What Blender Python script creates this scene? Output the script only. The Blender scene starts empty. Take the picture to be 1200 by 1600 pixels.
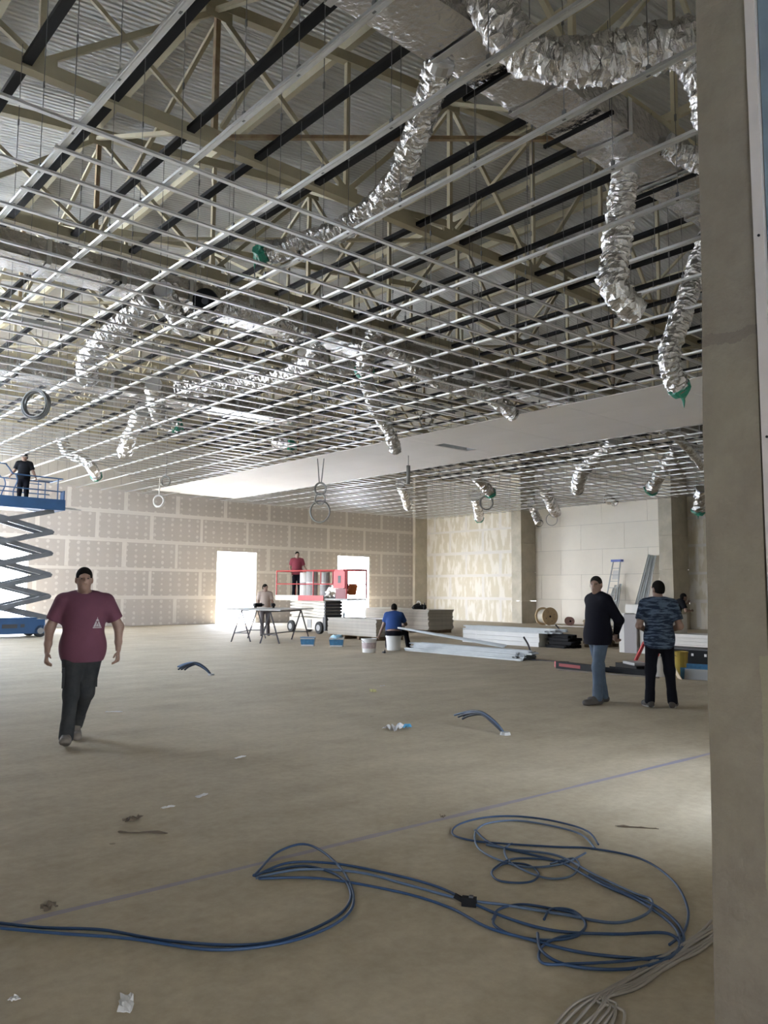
import bpy, bmesh, math, random
import numpy as np
from mathutils import Vector, Matrix, Euler
from mathutils import noise as mnoise
random.seed(7)
SC = bpy.context.scene
COL = SC.collection
PI = math.pi

# ------------------------------------------------------------------ camera
FPX = 1255.0; CAMH = 1.5
TH = math.atan(125 / FPX); AZ = math.radians(49.0); RHO = 0.007
cfx, cfy = math.cos(AZ), math.sin(AZ)
cR = Vector((cfy, -cfx, 0)); cF = Vector((cfx * math.cos(TH), cfy * math.cos(TH), math.sin(TH)))
cU = Vector((-cfx * math.sin(TH), -cfy * math.sin(TH), math.cos(TH)))
cR, cU = cR * math.cos(RHO) + cU * math.sin(RHO), cU * math.cos(RHO) - cR * math.sin(RHO)
cam = bpy.data.cameras.new('camera'); camo = bpy.data.objects.new('camera', cam); COL.objects.link(camo)
mw = Matrix((cR, cU, -cF)).transposed().to_4x4(); mw.translation = Vector((0, 0, CAMH))
camo.matrix_world = mw
cam.sensor_width = 36; cam.sensor_fit = 'AUTO'; cam.lens = FPX / 1600 * 36
cam.clip_start = 0.05; cam.clip_end = 400
SC.camera = camo

# ------------------------------------------------------------------ sky, exposure
W = bpy.data.worlds.new('sky'); SC.world = W; W.use_nodes = True
wn = W.node_tree.nodes; wl = W.node_tree.links
bg = wn['Background']; bg.inputs['Strength'].default_value = 6.0
tcw = wn.new('ShaderNodeTexCoord'); sxyz = wn.new('ShaderNodeSeparateXYZ'); rmp = wn.new('ShaderNodeValToRGB')
wl.new(tcw.outputs['Generated'], sxyz.inputs[0]); wl.new(sxyz.outputs['Z'], rmp.inputs[0]); wl.new(rmp.outputs[0], bg.inputs['Color'])
rmp.color_ramp.elements[0].color = (0.93, 0.96, 1.0, 1); rmp.color_ramp.elements[1].color = (0.36, 0.58, 1.0, 1)
SC.view_settings.view_transform = 'Standard'; SC.view_settings.look = 'None'
SC.view_settings.gamma = 1.0; SC.view_settings.use_curve_mapping = False
SC.view_settings.exposure = 2.88
SC.cycles.max_bounces = 10; SC.cycles.diffuse_bounces = 7; SC.cycles.glossy_bounces = 4
SC.cycles.use_denoising = True; SC.cycles.adaptive_threshold = .02
SC.cycles.sample_clamp_indirect = 8.0
SC.cycles.caustics_reflective = False; SC.cycles.caustics_refractive = False

sun = bpy.data.lights.new('sun', 'SUN'); sun.energy = 8.5; sun.angle = .009; sun.color = (1.0, .94, .85)
suno = bpy.data.objects.new('sun', sun); COL.objects.link(suno)
suno.rotation_euler = Vector((.12, .66, .74)).to_track_quat('Z', 'Y').to_euler()     # high sun beyond the far wall

def portal(name, loc, rot, sx, sy):
    l = bpy.data.lights.new(name, 'AREA'); l.shape = 'RECTANGLE'; l.size = sx; l.size_y = sy
    l.cycles.is_portal = True
    o = bpy.data.objects.new(name, l); COL.objects.link(o); o.location = loc; o.rotation_euler = rot
    return o
FAR_DOORS = [(0.8, 5.2, 3.6), (7.95, 10.16, 3.2), (18.47, 20.57, 3.32), (25.47, 27.58, 3.35)]  # leftmost opening is out of view, added to light the far end
for a, b, h in FAR_DOORS:
    portal('door_portal', ((a + b) / 2, 33.0, h / 2), (-PI / 2, 0, 0), b - a, h)
ADDED_LEFT_DOORS = [(26.5, 30.5, 4.4)]  # unseen doorway, added to let more sky light in from the left
for a, b, h in ADDED_LEFT_DOORS:
    portal('door_portal', (-1.05, (a + b) / 2, h / 2), (0, -PI / 2, 0), h, b - a)
portal('added_clerestory_portal', (-1.05, 23.3, 7.4), (0, -PI / 2, 0), 2.2, 17.8)  # sampling guide for the clerestory added out of view
NEAR_DOORS = [(5.4, 6.9, 2.5)]
for a, b, h in NEAR_DOORS:
    portal('door_portal', ((a + b) / 2, -.25, h / 2), (PI / 2, 0, 0), b - a, h)
portal('door_portal', (-1.8, -6.02, 1.1), (PI / 2, 0, 0), 2.4, 2.2)  # back doorway of the lobby, added behind the camera to lift the near floor
portal('added_window_portal', (-5.05, -1.25, 1.6), (0, -PI / 2, 0), 1.1, 1.1)  # unseen lobby window, added to light the pillar face and near floor

# ------------------------------------------------------------------ helpers
def at(px, py, z=0.0):
    """world point where a sight line of the survey photograph meets height z"""
    v = cF + cR * ((px - 600) / FPX) - cU * ((py - 800) / FPX)
    t = (z - CAMH) / v.z
    return Vector((0, 0, CAMH)) + v * t

class MB:
    def __init__(s): s.v = []; s.f = []
    def add(s, vs, fs):
        n = len(s.v); s.v += [tuple(v) for v in vs]; s.f += [tuple(i + n for i in f) for f in fs]; return s
    def box(s, c, d, rot=None):
        x, y, z = d[0] / 2, d[1] / 2, d[2] / 2
        vs = [Vector(p) for p in ((-x, -y, -z), (x, -y, -z), (x, y, -z), (-x, y, -z), (-x, -y, z), (x, -y, z), (x, y, z), (-x, y, z))]
        if rot is not None:
            m = Euler(rot).to_matrix() if not isinstance(rot, Matrix) else rot
            vs = [m @ v for v in vs]
        c = Vector(c)
        return s.add([v + c for v in vs], [(3, 2, 1, 0), (4, 5, 6, 7), (0, 1, 5, 4), (1, 2, 6, 5), (2, 3, 7, 6), (3, 0, 4, 7)])
    def bb(s, x0, x1, y0, y1, z0, z1):
        return s.box(((x0 + x1) / 2, (y0 + y1) / 2, (z0 + z1) / 2), (x1 - x0, y1 - y0, z1 - z0))
    def beam(s, a, b, w, h, up=(0, 0, 1)):
        a = Vector(a); b = Vector(b); d = b - a; L = d.length; d.normalize()
        u = Vector(up)
        if abs(d.dot(u)) > .98: u = Vector((1, 0, 0))
        sx = d.cross(u).normalized(); sz = sx.cross(d).normalized()
        return s.box((a + b) / 2, (w, L, h), Matrix((sx, d, sz)).transposed())
    def tube(s, pts, r, n=8, cap=True, closed=False):
        pts = [Vector(p) for p in pts]; N = len(pts)
        rs = r if isinstance(r, (list, tuple)) else [r] * N
        base = len(s.v); prev = None
        for i, p in enumerate(pts):
            if closed: t = (pts[(i + 1) % N] - pts[i - 1])
            else: t = (pts[min(i + 1, N - 1)] - pts[max(i - 1, 0)])
            if t.length < 1e-9: t = Vector((0, 0, 1))
            t.normalize()
            if prev is None:
                q = Vector((0, 0, 1)) if abs(t.z) < .9 else Vector((1, 0, 0))
            else: q = prev
            u = (q - t * q.dot(t))
            if u.length < 1e-6: u = t.orthogonal()
            u.normalize(); w = t.cross(u); prev = u
            for k in range(n):
                a = 2 * PI * k / n
                s.v.append(tuple(p + (u * math.cos(a) + w * math.sin(a)) * rs[i]))
        for i in range(N if closed else N - 1):
            j = (i + 1) % N
            for k in range(n):
                k2 = (k + 1) % n
                s.f.append((base + i * n + k, base + i * n + k2, base + j * n + k2, base + j * n + k))
        if cap and not closed:
            s.f.append(tuple(base + k for k in range(n))[::-1]); s.f.append(tuple(base + (N - 1) * n + k for k in range(n)))
        return s
    def cyl(s, a, b, r, n=12, r2=None): return s.tube([a, b], [r, r if r2 is None else r2], n)
    def lathe(s, c, prof, n=20):
        """profile of (radius, z) revolved about the vertical through c"""
        base = len(s.v); c = Vector(c)
        for r, z in prof:
            for k in range(n):
                a = 2 * PI * k / n; s.v.append((c.x + r * math.cos(a), c.y + r * math.sin(a), c.z + z))
        for i in range(len(prof) - 1):
            for k in range(n):
                k2 = (k + 1) % n
                s.f.append((base + i * n + k, base + i * n + k2, base + (i + 1) * n + k2, base + (i + 1) * n + k))
        return s
    def extrude(s, prof, a, b, up=(0, 0, 1)):
        """closed profile [(across, up)] swept from a to b"""
        a = Vector(a); b = Vector(b); d = (b - a).normalized(); u = Vector(up)
        sx = d.cross(u).normalized(); sz = sx.cross(d).normalized(); n = len(prof); base = len(s.v)
        for p in (a, b):
            for (x, z) in prof: s.v.append(tuple(p + sx * x + sz * z))
        for k in range(n):
            k2 = (k + 1) % n; s.f.append((base + k, base + k2, base + n + k2, base + n + k))
        s.f.append(tuple(base + k for k in range(n))[::-1]); s.f.append(tuple(base + n + k for k in range(n)))
        return s
    def mesh(s, name):
        m = bpy.data.meshes.new(name); m.from_pydata(s.v, [], s.f); m.update(); return m
    def build(s, name, mat, parent=None, smooth=False, recalc=True):
        m = s.mesh(name)
        if recalc:
            bm = bmesh.new(); bm.from_mesh(m); bmesh.ops.recalc_face_normals(bm, faces=bm.faces); bm.to_mesh(m); bm.free()
        return link(name, m, mat, parent, smooth)

def link(name, m, mat=None, parent=None, smooth=False, loc=None, rot=None, scale=None):
    o = bpy.data.objects.new(name, m); COL.objects.link(o)
    if mat is not None and m is not None and len(m.materials) == 0: m.materials.append(mat)
    if smooth: m.polygons.foreach_set('use_smooth', [True] * len(m.polygons))
    if loc is not None: o.location = loc
    if rot is not None: o.rotation_euler = rot
    if scale is not None: o.scale = scale
    if parent is not None: o.parent = parent
    return o
def empty(name, loc=(0, 0, 0), rz=0.0):
    o = bpy.data.objects.new(name, None); COL.objects.link(o); o.location = loc; o.rotation_euler = (0, 0, rz)
    o.empty_display_size = .1; return o
def tag(o, label=None, cat=None, group=None, kind=None):
    if label: o['label'] = label
    if cat: o['category'] = cat
    if group: o['group'] = group
    if kind: o['kind'] = kind
    return o
def struct(o): o['kind'] = 'structure'; return o
def spline(pts, n=12, closed=False):
    """Catmull-Rom through pts"""
    P = [Vector(p) for p in pts]; out = []; N = len(P)
    for i in range(N if closed else N - 1):
        if closed: p0, p1, p2, p3 = P[i - 1], P[i], P[(i + 1) % N], P[(i + 2) % N]
        else: p0, p1, p2, p3 = P[max(i - 1, 0)], P[i], P[i + 1], P[min(i + 2, N - 1)]
        for k in range(n):
            t = k / n
            out.append(.5 * ((2 * p1) + (p2 - p0) * t + (2 * p0 - 5 * p1 + 4 * p2 - p3) * t * t + (3 * p1 - p0 - 3 * p2 + p3) * t ** 3))
    if not closed: out.append(P[-1].copy())
    return out

# ------------------------------------------------------------------ materials
MATS = {}
def mat(name, col, rough=.7, metal=0.0, var=0.0, vscale=3.0, col2=None, bump=0.0, bscale=40.0, spec=None, coord='Object', stretch=None, obj_random=0.0):
    if name in MATS: return MATS[name]
    m = bpy.data.materials.new(name); m.use_nodes = True; MATS[name] = m
    nt = m.node_tree; b = nt.nodes['Principled BSDF']
    b.inputs['Base Color'].default_value = (*col, 1); b.inputs['Roughness'].default_value = rough; b.inputs['Metallic'].default_value = metal
    if spec is not None: b.inputs['Specular IOR Level'].default_value = spec
    tc = nt.nodes.new('ShaderNodeTexCoord'); src = tc.outputs[coord]
    if stretch:
        mp = nt.nodes.new('ShaderNodeMapping'); mp.inputs['Scale'].default_value = stretch; nt.links.new(src, mp.inputs[0]); src = mp.outputs[0]
    if var or col2:
        n = nt.nodes.new('ShaderNodeTexNoise'); n.inputs['Scale'].default_value = vscale; n.inputs['Detail'].default_value = 6; n.inputs['Roughness'].default_value = .6
        nt.links.new(src, n.inputs['Vector'])
        r = nt.nodes.new('ShaderNodeValToRGB'); r.color_ramp.elements[0].position = .3; r.color_ramp.elements[1].position = .7
        c1 = col; c2 = col2 if col2 else tuple(max(0, c * (1 - var)) for c in col)
        if not col2: c1 = tuple(min(1, c * (1 + var)) for c in col)
        r.color_ramp.elements[0].color = (*c2, 1); r.color_ramp.elements[1].color = (*c1, 1)
        nt.links.new(n.outputs['Fac'], r.inputs[0]); last = r.outputs[0]
    else: last = None
    if obj_random:
        oi = nt.nodes.new('ShaderNodeObjectInfo'); mr = nt.nodes.new('ShaderNodeMapRange')
        mr.inputs['To Min'].default_value = 1 - obj_random; mr.inputs['To Max'].default_value = 1 + obj_random
        nt.links.new(oi.outputs['Random'], mr.inputs['Value'])
        mx = nt.nodes.new('ShaderNodeMix'); mx.data_type = 'RGBA'; mx.blend_type = 'MULTIPLY'; mx.inputs[0].default_value = 1
        if last: nt.links.new(last, mx.inputs[6])
        else: mx.inputs[6].default_value = (*col, 1)
        nt.links.new(mr.outputs[0], mx.inputs[7]); last = mx.outputs[2]
    if last: nt.links.new(last, b.inputs['Base Color'])
    if bump:
        n2 = nt.nodes.new('ShaderNodeTexNoise'); n2.inputs['Scale'].default_value = bscale; n2.inputs['Detail'].default_value = 4
        nt.links.new(src, n2.inputs['Vector'])
        bp = nt.nodes.new('ShaderNodeBump'); bp.inputs['Strength'].default_value = bump; bp.inputs['Distance'].default_value = .02
        nt.links.new(n2.outputs['Fac'], bp.inputs['Height']); nt.links.new(bp.outputs[0], b.inputs['Normal'])
    return m

def nodes_of(m): return m.node_tree.nodes, m.node_tree.links, m.node_tree.nodes['Principled BSDF']
def math_node(nt, op, a, b=None, clamp=False):
    n = nt.nodes.new('ShaderNodeMath'); n.operation = op; n.use_clamp = clamp
    for i, v in enumerate((a, b)):
        if v is None: continue
        if isinstance(v, (int, float)): n.inputs[i].default_value = v
        else: nt.links.new(v, n.inputs[i])
    return n.outputs[0]
def mix_col(nt, fac, a, b, mode='MIX'):
    n = nt.nodes.new('ShaderNodeMix'); n.data_type = 'RGBA'; n.blend_type = mode
    for i, v in ((0, fac), (6, a), (7, b)):
        if isinstance(v, (int, float)): n.inputs[i].default_value = v
        elif isinstance(v, tuple): n.inputs[i].default_value = (*v, 1) if len(v) == 3 else v
        else: nt.links.new(v, n.inputs[i])
    return n.outputs[2]
def noise_node(nt, vec, scale, detail=5, rough=.6, out='Fac'):
    n = nt.nodes.new('ShaderNodeTexNoise'); n.inputs['Scale'].default_value = scale; n.inputs['Detail'].default_value = detail; n.inputs['Roughness'].default_value = rough
    nt.links.new(vec, n.inputs['Vector']); return n.outputs[out]
def ramp(nt, fac, stops):
    r = nt.nodes.new('ShaderNodeValToRGB'); e = r.color_ramp.elements
    while len(e) < len(stops): e.new(.5)
    for i, (p, c) in enumerate(stops): e[i].position = p; e[i].color = (*c, 1)
    nt.links.new(fac, r.inputs[0]); return r.outputs[0]

# concrete floor: dusty slab with trowel swirls, stains and a snapped blue chalk line
def floor_material():
    m = mat('concrete_floor', (.42, .38, .31), .75); nt = m.node_tree; N, L, b = nodes_of(m)
    g = N.new('ShaderNodeNewGeometry'); P = g.outputs['Position']
    big = noise_node(nt, P, .35, 6, .62); mid = noise_node(nt, P, 1.7, 8, .65); fine = noise_node(nt, P, 14, 6, .7)
    mp = N.new('ShaderNodeMapping'); mp.inputs['Scale'].default_value = (.5, 2.2, 1); mp.inputs['Rotation'].default_value = (0, 0, -.85); L.new(P, mp.inputs[0])
    streak = noise_node(nt, mp.outputs[0], 1.1, 7, .6)
    c = ramp(nt, big, [(.32, (.27, .232, .168)), (.52, (.39, .343, .262)), (.70, (.52, .468, .375))])
    c = mix_col(nt, .55, c, ramp(nt, mid, [(.32, (.27, .232, .165)), (.5, (.40, .352, .27)), (.70, (.58, .53, .44))]))
    c = mix_col(nt, .35, c, ramp(nt, streak, [(.3, (.27, .233, .17)), (.7, (.54, .485, .39))]))
    c = mix_col(nt, .25, c, ramp(nt, fine, [(.35, (.28, .24, .18)), (.65, (.52, .465, .37))]))
    sp = N.new('ShaderNodeSeparateXYZ'); L.new(P, sp.inputs[0])
    # chalk line through two floor points
    a = at(1050, 1192); d = at(300, 1375); dx, dy = (d - a).x, (d - a).y; ln = math.hypot(dx, dy); nx, ny = -dy / ln, dx / ln
    dist = math_node(nt, 'ADD', math_node(nt, 'MULTIPLY', sp.outputs[0], nx), math_node(nt, 'MULTIPLY', sp.outputs[1], ny))
    dist = math_node(nt, 'ABSOLUTE', math_node(nt, 'SUBTRACT', dist, nx * a.x + ny * a.y))
    wob = math_node(nt, 'MULTIPLY', mid, .05)
    msk = math_node(nt, 'LESS_THAN', dist, wob)
    msk = math_node(nt, 'MULTIPLY', msk, math_node(nt, 'MULTIPLY', big, 1.0))
    c = mix_col(nt, msk, c, (.17, .19, .38))
    # dark spatter
    v = N.new('ShaderNodeTexVoronoi'); v.inputs['Scale'].default_value = 1.3; L.new(P, v.inputs['Vector'])
    spot = math_node(nt, 'LESS_THAN', v.outputs['Distance'], math_node(nt, 'MULTIPLY', fine, .06))
    c = mix_col(nt, math_node(nt, 'MULTIPLY', spot, .6), c, (.16, .14, .11))
    c = mix_col(nt, 1.0, c, (1.02, .975, .90), 'MULTIPLY')
    L.new(c, b.inputs['Base Color'])
    L.new(math_node(nt, 'ADD', math_node(nt, 'MULTIPLY', mid, .3), .6), b.inputs['Roughness']); b.inputs['Specular IOR Level'].default_value = .22
    bp = N.new('ShaderNodeBump'); bp.inputs['Strength'].default_value = .25; bp.inputs['Distance'].default_value = .02
    L.new(mix_col(nt, .5, fine, mid), bp.inputs['Height']); L.new(bp.outputs[0], b.inputs['Normal'])
    return m

# plasterboard with filler dabs over the screws (flat marks of filler, world-aligned rows of studs)
def board_material(name, base, dab, axis, dabs=.9, smear=0.0):
    m = mat(name, base, .85); nt = m.node_tree; N, L, b = nodes_of(m)
    g = N.new('ShaderNodeNewGeometry'); sp = N.new('ShaderNodeSeparateXYZ'); L.new(g.outputs['Position'], sp.inputs[0])
    u = sp.outputs[axis]; z = sp.outputs[2]
    cmb = N.new('ShaderNodeCombineXYZ'); L.new(u, cmb.inputs[0]); L.new(z, cmb.inputs[1])
    jit = noise_node(nt, cmb.outputs[0], 3.0, 3); big = noise_node(nt, cmb.outputs[0], .5, 4)
    oi = N.new('ShaderNodeObjectInfo')
    c = mix_col(nt, .5, base, ramp(nt, big, [(.3, tuple(x * .86 for x in base)), (.7, tuple(min(1, x * 1.1) for x in base))]))
    c = mix_col(nt, math_node(nt, 'MULTIPLY', oi.outputs['Random'], .25), c, tuple(x * .82 for x in base))
    if dabs:
        fu = math_node(nt, 'SUBTRACT', math_node(nt, 'FRACT', math_node(nt, 'MULTIPLY', u, 1 / .41)), .5)
        fz = math_node(nt, 'SUBTRACT', math_node(nt, 'FRACT', math_node(nt, 'ADD', math_node(nt, 'MULTIPLY', z, 1 / .24), math_node(nt, 'MULTIPLY', jit, .35))), .5)
        d2 = math_node(nt, 'ADD', math_node(nt, 'POWER', math_node(nt, 'MULTIPLY', math_node(nt, 'ABSOLUTE', fu), .41), 2), math_node(nt, 'POWER', math_node(nt, 'MULTIPLY', math_node(nt, 'ABSOLUTE', fz), .24), 2))
        dd = math_node(nt, 'SQRT', d2)
        msk = math_node(nt, 'LESS_THAN', dd, math_node(nt, 'SUBTRACT', math_node(nt, 'MULTIPLY', jit, .16), .02))
        keep = noise_node(nt, cmb.outputs[0], 1.3, 2); msk = math_node(nt, 'MULTIPLY', msk, math_node(nt, 'MULTIPLY', keep, 1.5, True))
        c = mix_col(nt, math_node(nt, 'MULTIPLY', msk, dabs), c, dab)
    if smear:
        mp = N.new('ShaderNodeMapping'); mp.inputs['Scale'].default_value = (3.6, .95, 1); L.new(cmb.outputs[0], mp.inputs[0])
        s = noise_node(nt, mp.outputs[0], 1.0, 4, .5)
        msk = ramp(nt, s, [(.48, (0, 0, 0)), (.56, (1, 1, 1))])
        c = mix_col(nt, math_node(nt, 'MULTIPLY', msk, smear), c, dab)
    L.new(c, b.inputs['Base Color'])
    return m

M_FLOOR = floor_material()
M_GROUND = mat('outdoor_ground', (.75, .73, .68), .9, var=.1, vscale=.5)
M_BOARD_FAR = board_material('grey_plasterboard', (.47, .43, .39), (.61, .575, .53), 0)
M_BOARD_RIGHT = board_material('smeared_plasterboard', (.58, .52, .40), (.70, .66, .59), 1, dabs=.0, smear=.8)
M_BOARD_PLAIN = board_material('plain_beige_plasterboard', (.82, .765, .67), (.66, .60, .5), 1, dabs=0.0)
M_TAPE = mat('joint_compound', (.62, .585, .535), .85, var=.06, vscale=4)
M_BACKING = mat('wall_backing', (.42, .39, .34), .9, var=.08)
M_CONC = mat('column_concrete', (.46, .42, .34), .85, var=.16, vscale=1.6, bump=.15, bscale=25)
M_CONC_DARK = mat('pillar_concrete', (.40, .36, .285), .85, var=.12, vscale=1.2, bump=.2, bscale=30)
M_PLASTER = mat('plain_render', (.55, .52, .46), .9, var=.06)
M_BEIGE = mat('beige_steel', (.42, .37, .25), .5, var=.10, vscale=2.0)
M_RUST = mat('rusty_beige_steel', (.36, .29, .17), .6, col2=(.20, .11, .06), vscale=6)
M_BLACK = mat('black_steel', (.008, .008, .009), .6, spec=.15)
M_GALV = mat('galvanised_steel', (.62, .62, .61), .46, metal=1.0, var=.06, vscale=6)
M_GALV_D = mat('dull_galvanised_steel', (.58, .58, .58), .42, metal=1.0, var=.1, vscale=5)
M_FOIL = mat('foil', (.62, .60, .585), .19, metal=1.0, bump=1.0, bscale=14, var=.06, vscale=8)
M_ROOF = mat('roof_sheet', (.50, .495, .475), .24, var=.03, vscale=.6)
M_WHITEBOARD = mat('white_board', (.82, .785, .755), .8, var=.03, vscale=1.2)

def roof_ribs():
    nt = M_ROOF.node_tree; N, L, b = nodes_of(M_ROOF)
    g = N.new('ShaderNodeNewGeometry'); sp = N.new('ShaderNodeSeparateXYZ'); L.new(g.outputs['Position'], sp.inputs[0])
    s = math_node(nt, 'SINE', math_node(nt, 'MULTIPLY', sp.outputs[1], 2 * PI / .1))
    bp = N.new('ShaderNodeBump'); bp.inputs['Strength'].default_value = .5; bp.inputs['Distance'].default_value = .012
    L.new(s, bp.inputs['Height']); L.new(bp.outputs[0], b.inputs['Normal'])
roof_ribs()

# ------------------------------------------------------------------ floor, ground
fl = struct(MB().bb(-5, 33.4, -6, 33.3, -.25, 0).build('floor', M_FLOOR))
tag(fl, 'dusty bare concrete floor slab with a blue chalk line', 'floor')
gr = struct(MB().bb(-90, 130, -90, 130, -.5, -.28).build('ground_outside', M_GROUND))
tag(gr, 'sunlit pale ground outside the doorways', 'ground')

# ------------------------------------------------------------------ walls
CZ = 5.6; YF = 32.9; XR = 31.7
UNIT = MB().box((0, 0, 0), (1, 1, 1))
def piece_mesh(matl, cache={}):
    if matl.name not in cache:
        m = UNIT.mesh('panel_' + matl.name); m.materials.append(matl); cache[matl.name] = m
    return cache[matl.name]
def piece(name, parent, matl, x0, x1, y0, y1, z0, z1):
    return link(name, piece_mesh(matl), None, parent, loc=((x0 + x1) / 2, (y0 + y1) / 2, (z0 + z1) / 2), scale=(x1 - x0, y1 - y0, z1 - z0))
def wall_openings(mb, fixed, lo, hi, ztop, doors, axis, t):
    """solid wall along axis with rectangular door openings cut out"""
    cur = lo
    def seg(a, b, z0, z1):
        if axis == 'x': mb.bb(a, b, fixed, fixed + t, z0, z1)
        else: mb.bb(fixed, fixed + t, a, b, z0, z1)
    for a, b, h in sorted(doors):
        seg(cur, a, 0, ztop); seg(a, b, h, ztop); cur = b
    seg(cur, hi, 0, ztop)
    return mb
def rect_minus(r, h):
    (a, b, c, d), (e, f, g_, i) = r, h
    if e >= b or f <= a or g_ >= d or i <= c: return [r]
    out = []
    if e > a: out.append((a, e, c, d))
    if f < b: out.append((f, b, c, d))
    m0, m1 = max(a, e), min(b, f)
    if i < d: out.append((m0, m1, i, d))
    if g_ > c: out.append((m0, m1, c, g_))
    return out
def board_wall(parent, lo, hi, zs, doors, place, matl, tape=True, width=2.4, off=0.0, gap=.006, stagger=(0, 1.2)):
    """place(u0,u1,z0,z1,depth0,depth1,name,mat)"""
    holes = [(a, b, -1, h) for a, b, h in doors]
    for i in range(len(zs) - 1):
        z0, z1 = zs[i], zs[i + 1]
        u = lo - ((lo - off - stagger[i % 2]) % width)
        while u < hi:
            a, b = max(u, lo), min(u + width, hi)
            u += width
            if b - a < .05: continue
            rects = [(a + gap / 2, b - gap / 2, z0 + gap / 2, z1 - gap / 2)]
            for h in holes: rects = [q for r in rects for q in rect_minus(r, h)]
            for q in rects:
                if q[1] - q[0] > .03 and q[3] - q[2] > .03: place(*q, 0, .0125, 'plasterboard', matl)
            if tape and b < hi - .1 and not any(h[0] - .05 < b < h[1] + .05 and h[3] > z0 + .1 for h in holes):
                w = random.uniform(.06, .1); place(b - w, b + w, z0 + .07, z1 - .07, -.0025, 0, 'joint_tape', M_TAPE)
        if tape and i > 0:
            w = random.uniform(.055, .085); rects = [(lo, hi, z0 - w, z0 + w)]
            for h in holes: rects = [q for r in rects for q in rect_minus(r, h)]
            for q in rects:
                if q[3] - q[2] > .05: place(*q, -.003, 0, 'joint_tape', M_TAPE)

wf = struct(wall_openings(MB(), YF + .0125, -1.2, 33.4, 11.6, FAR_DOORS, 'x', .3).build('wall_far', M_BACKING))
tag(wf, 'far wall of grey plasterboard with filler dabs and bright doorways', 'wall')
ZS = [0.02, 1.2, 2.4, 3.6, 4.8, 5.75]
board_wall(wf, -1.0, 30.76, ZS, FAR_DOORS, lambda u0, u1, z0, z1, d0, d1, n, m: piece(n, wf, m, u0, u1, YF + d0, YF + d1, z0, z1), M_BOARD_FAR, off=14.03 - 2.4 * 8)
wr = empty('wall_right'); struct(wr); tag(wr, 'right wall in three bays of plasterboard between concrete columns', 'wall')
MB().bb(XR + .0125, XR + .3, 26.49, 33.2, 0, 9.6).build('backing', M_BACKING, wr)
MB().bb(32.75 + .0125, 33.1, 18.3, 25.87, 0, 9.6).build('backing', M_BACKING, wr)
MB().bb(32.95 + .0125, 33.2, 1.0, 17.69, 0, 9.6).build('backing', M_BACKING, wr)
def pr_(X): return lambda u0, u1, z0, z1, d0, d1, n, m: piece(n, wr, m, X + d0, X + d1, u0, u1, z0, z1)
board_wall(wr, 26.49, 32.88, ZS, [], pr_(XR), M_BOARD_RIGHT, off=.9)
board_wall(wr, 18.3, 25.87, ZS, [], pr_(32.75), M_BOARD_PLAIN, tape=False, off=.3, gap=.012)
board_wall(wr, 10.5, 17.69, ZS, [], pr_(32.95), M_BOARD_RIGHT, off=.5)
def column(x0, x1, y0, y1, label, n):
    o = empty('concrete_column', ((x0 + x1) / 2, (y0 + y1) / 2, 0)); struct(o); tag(o, label, 'column')
    zs = [0, 1.1, 2.55, 4.0, 5.6, 9.6]; cx, cy = (x0 + x1) / 2, (y0 + y1) / 2
    for i in range(5):     # one shaft per pour, faint steps at the formwork joints
        e = .004 * (i % 2)
        MB().bb(x0 - cx - e, x1 - cx + e, y0 - cy - e, y1 - cy + e, zs[i] + .004, zs[i + 1] - .004).build('pour', M_CONC, o)
    return o
column(30.76, 31.69, 32.72, 33.2, 'concrete column in the far corner where the two plasterboard walls meet', 1)
column(31.62, 32.9, 25.87, 26.49, 'concrete column beside the wooden cable drum, jutting from the right wall', 2)
column(31.62, 33.1, 17.69, 18.3, 'concrete column behind the man in the patterned shirt', 3)
column(31.62, 33.1, 9.6, 10.2, 'concrete column hidden behind the near pillar', 4)
wlm = wall_openings(MB(), -1.25, 1.15, 33.2, 6.3, ADDED_LEFT_DOORS, 'y', .25)
wlm.bb(-1.25, -1.0, 1.15, 33.2, 8.5, 8.98).bb(-1.25, -1.0, 1.15, 14.4, 6.3, 8.5).bb(-1.25, -1.0, 32.2, 33.2, 6.3, 8.5)     # open clerestory band, added out of view to brighten roof and walls
for k in range(7): wlm.bb(-1.25, -1.0, 16.5 + 2.3 * k, 16.7 + 2.3 * k, 6.3, 8.5)
wlft = struct(wlm.build('wall_left', M_PLASTER)); tag(wlft, 'unseen left wall of the hall, its doorway and clerestory added for light', 'wall')
wn_ = struct(wall_openings(MB(), .98, 2.64, 33.2, 11.6, NEAR_DOORS, 'x', .2).build('wall_near', M_PLASTER)); tag(wn_, 'near wall of the hall beside the concrete pillar', 'wall')
hd = struct(MB().bb(-5, 2.64, .98, 1.15, 5.0, 11.6).build('wall_header', M_PLASTER)); tag(hd, 'wall above the wide entrance opening', 'wall')
for a, b, h in NEAR_DOORS:      # unseen passage added to narrow the daylight spreading from the near door
    vs = MB().bb(a - .2, a, -.2, .98, 0, h + .2).bb(b, b + .2, -.2, .98, 0, h + .2).bb(a, b, -.2, .98, h, h + .2).bb(a - .2, b + .2, -.2, .98, -.25, 0)
    vs = struct(vs.build('wall_added_passage', M_PLASTER)); tag(vs, 'unseen side passage added behind the near wall to narrow the daylight on the floor', 'wall')
lb = empty('lobby'); struct(lb); tag(lb, 'entrance lobby around the photographer', 'lobby')
MB().bb(-5, 2.9, -6, .97, 5.0, 5.2).build('lobby_ceiling', M_PLASTER, lb)
MB().bb(-5, -4.8, -6, -1.8, 0, 5.0).bb(-5, -4.8, -.7, 1.15, 0, 5.0).bb(-5, -4.8, -1.8, -.7, 0, 1.05).bb(-5, -4.8, -1.8, -.7, 2.15, 5.0).build('lobby_wall', M_PLASTER, lb)
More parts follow.
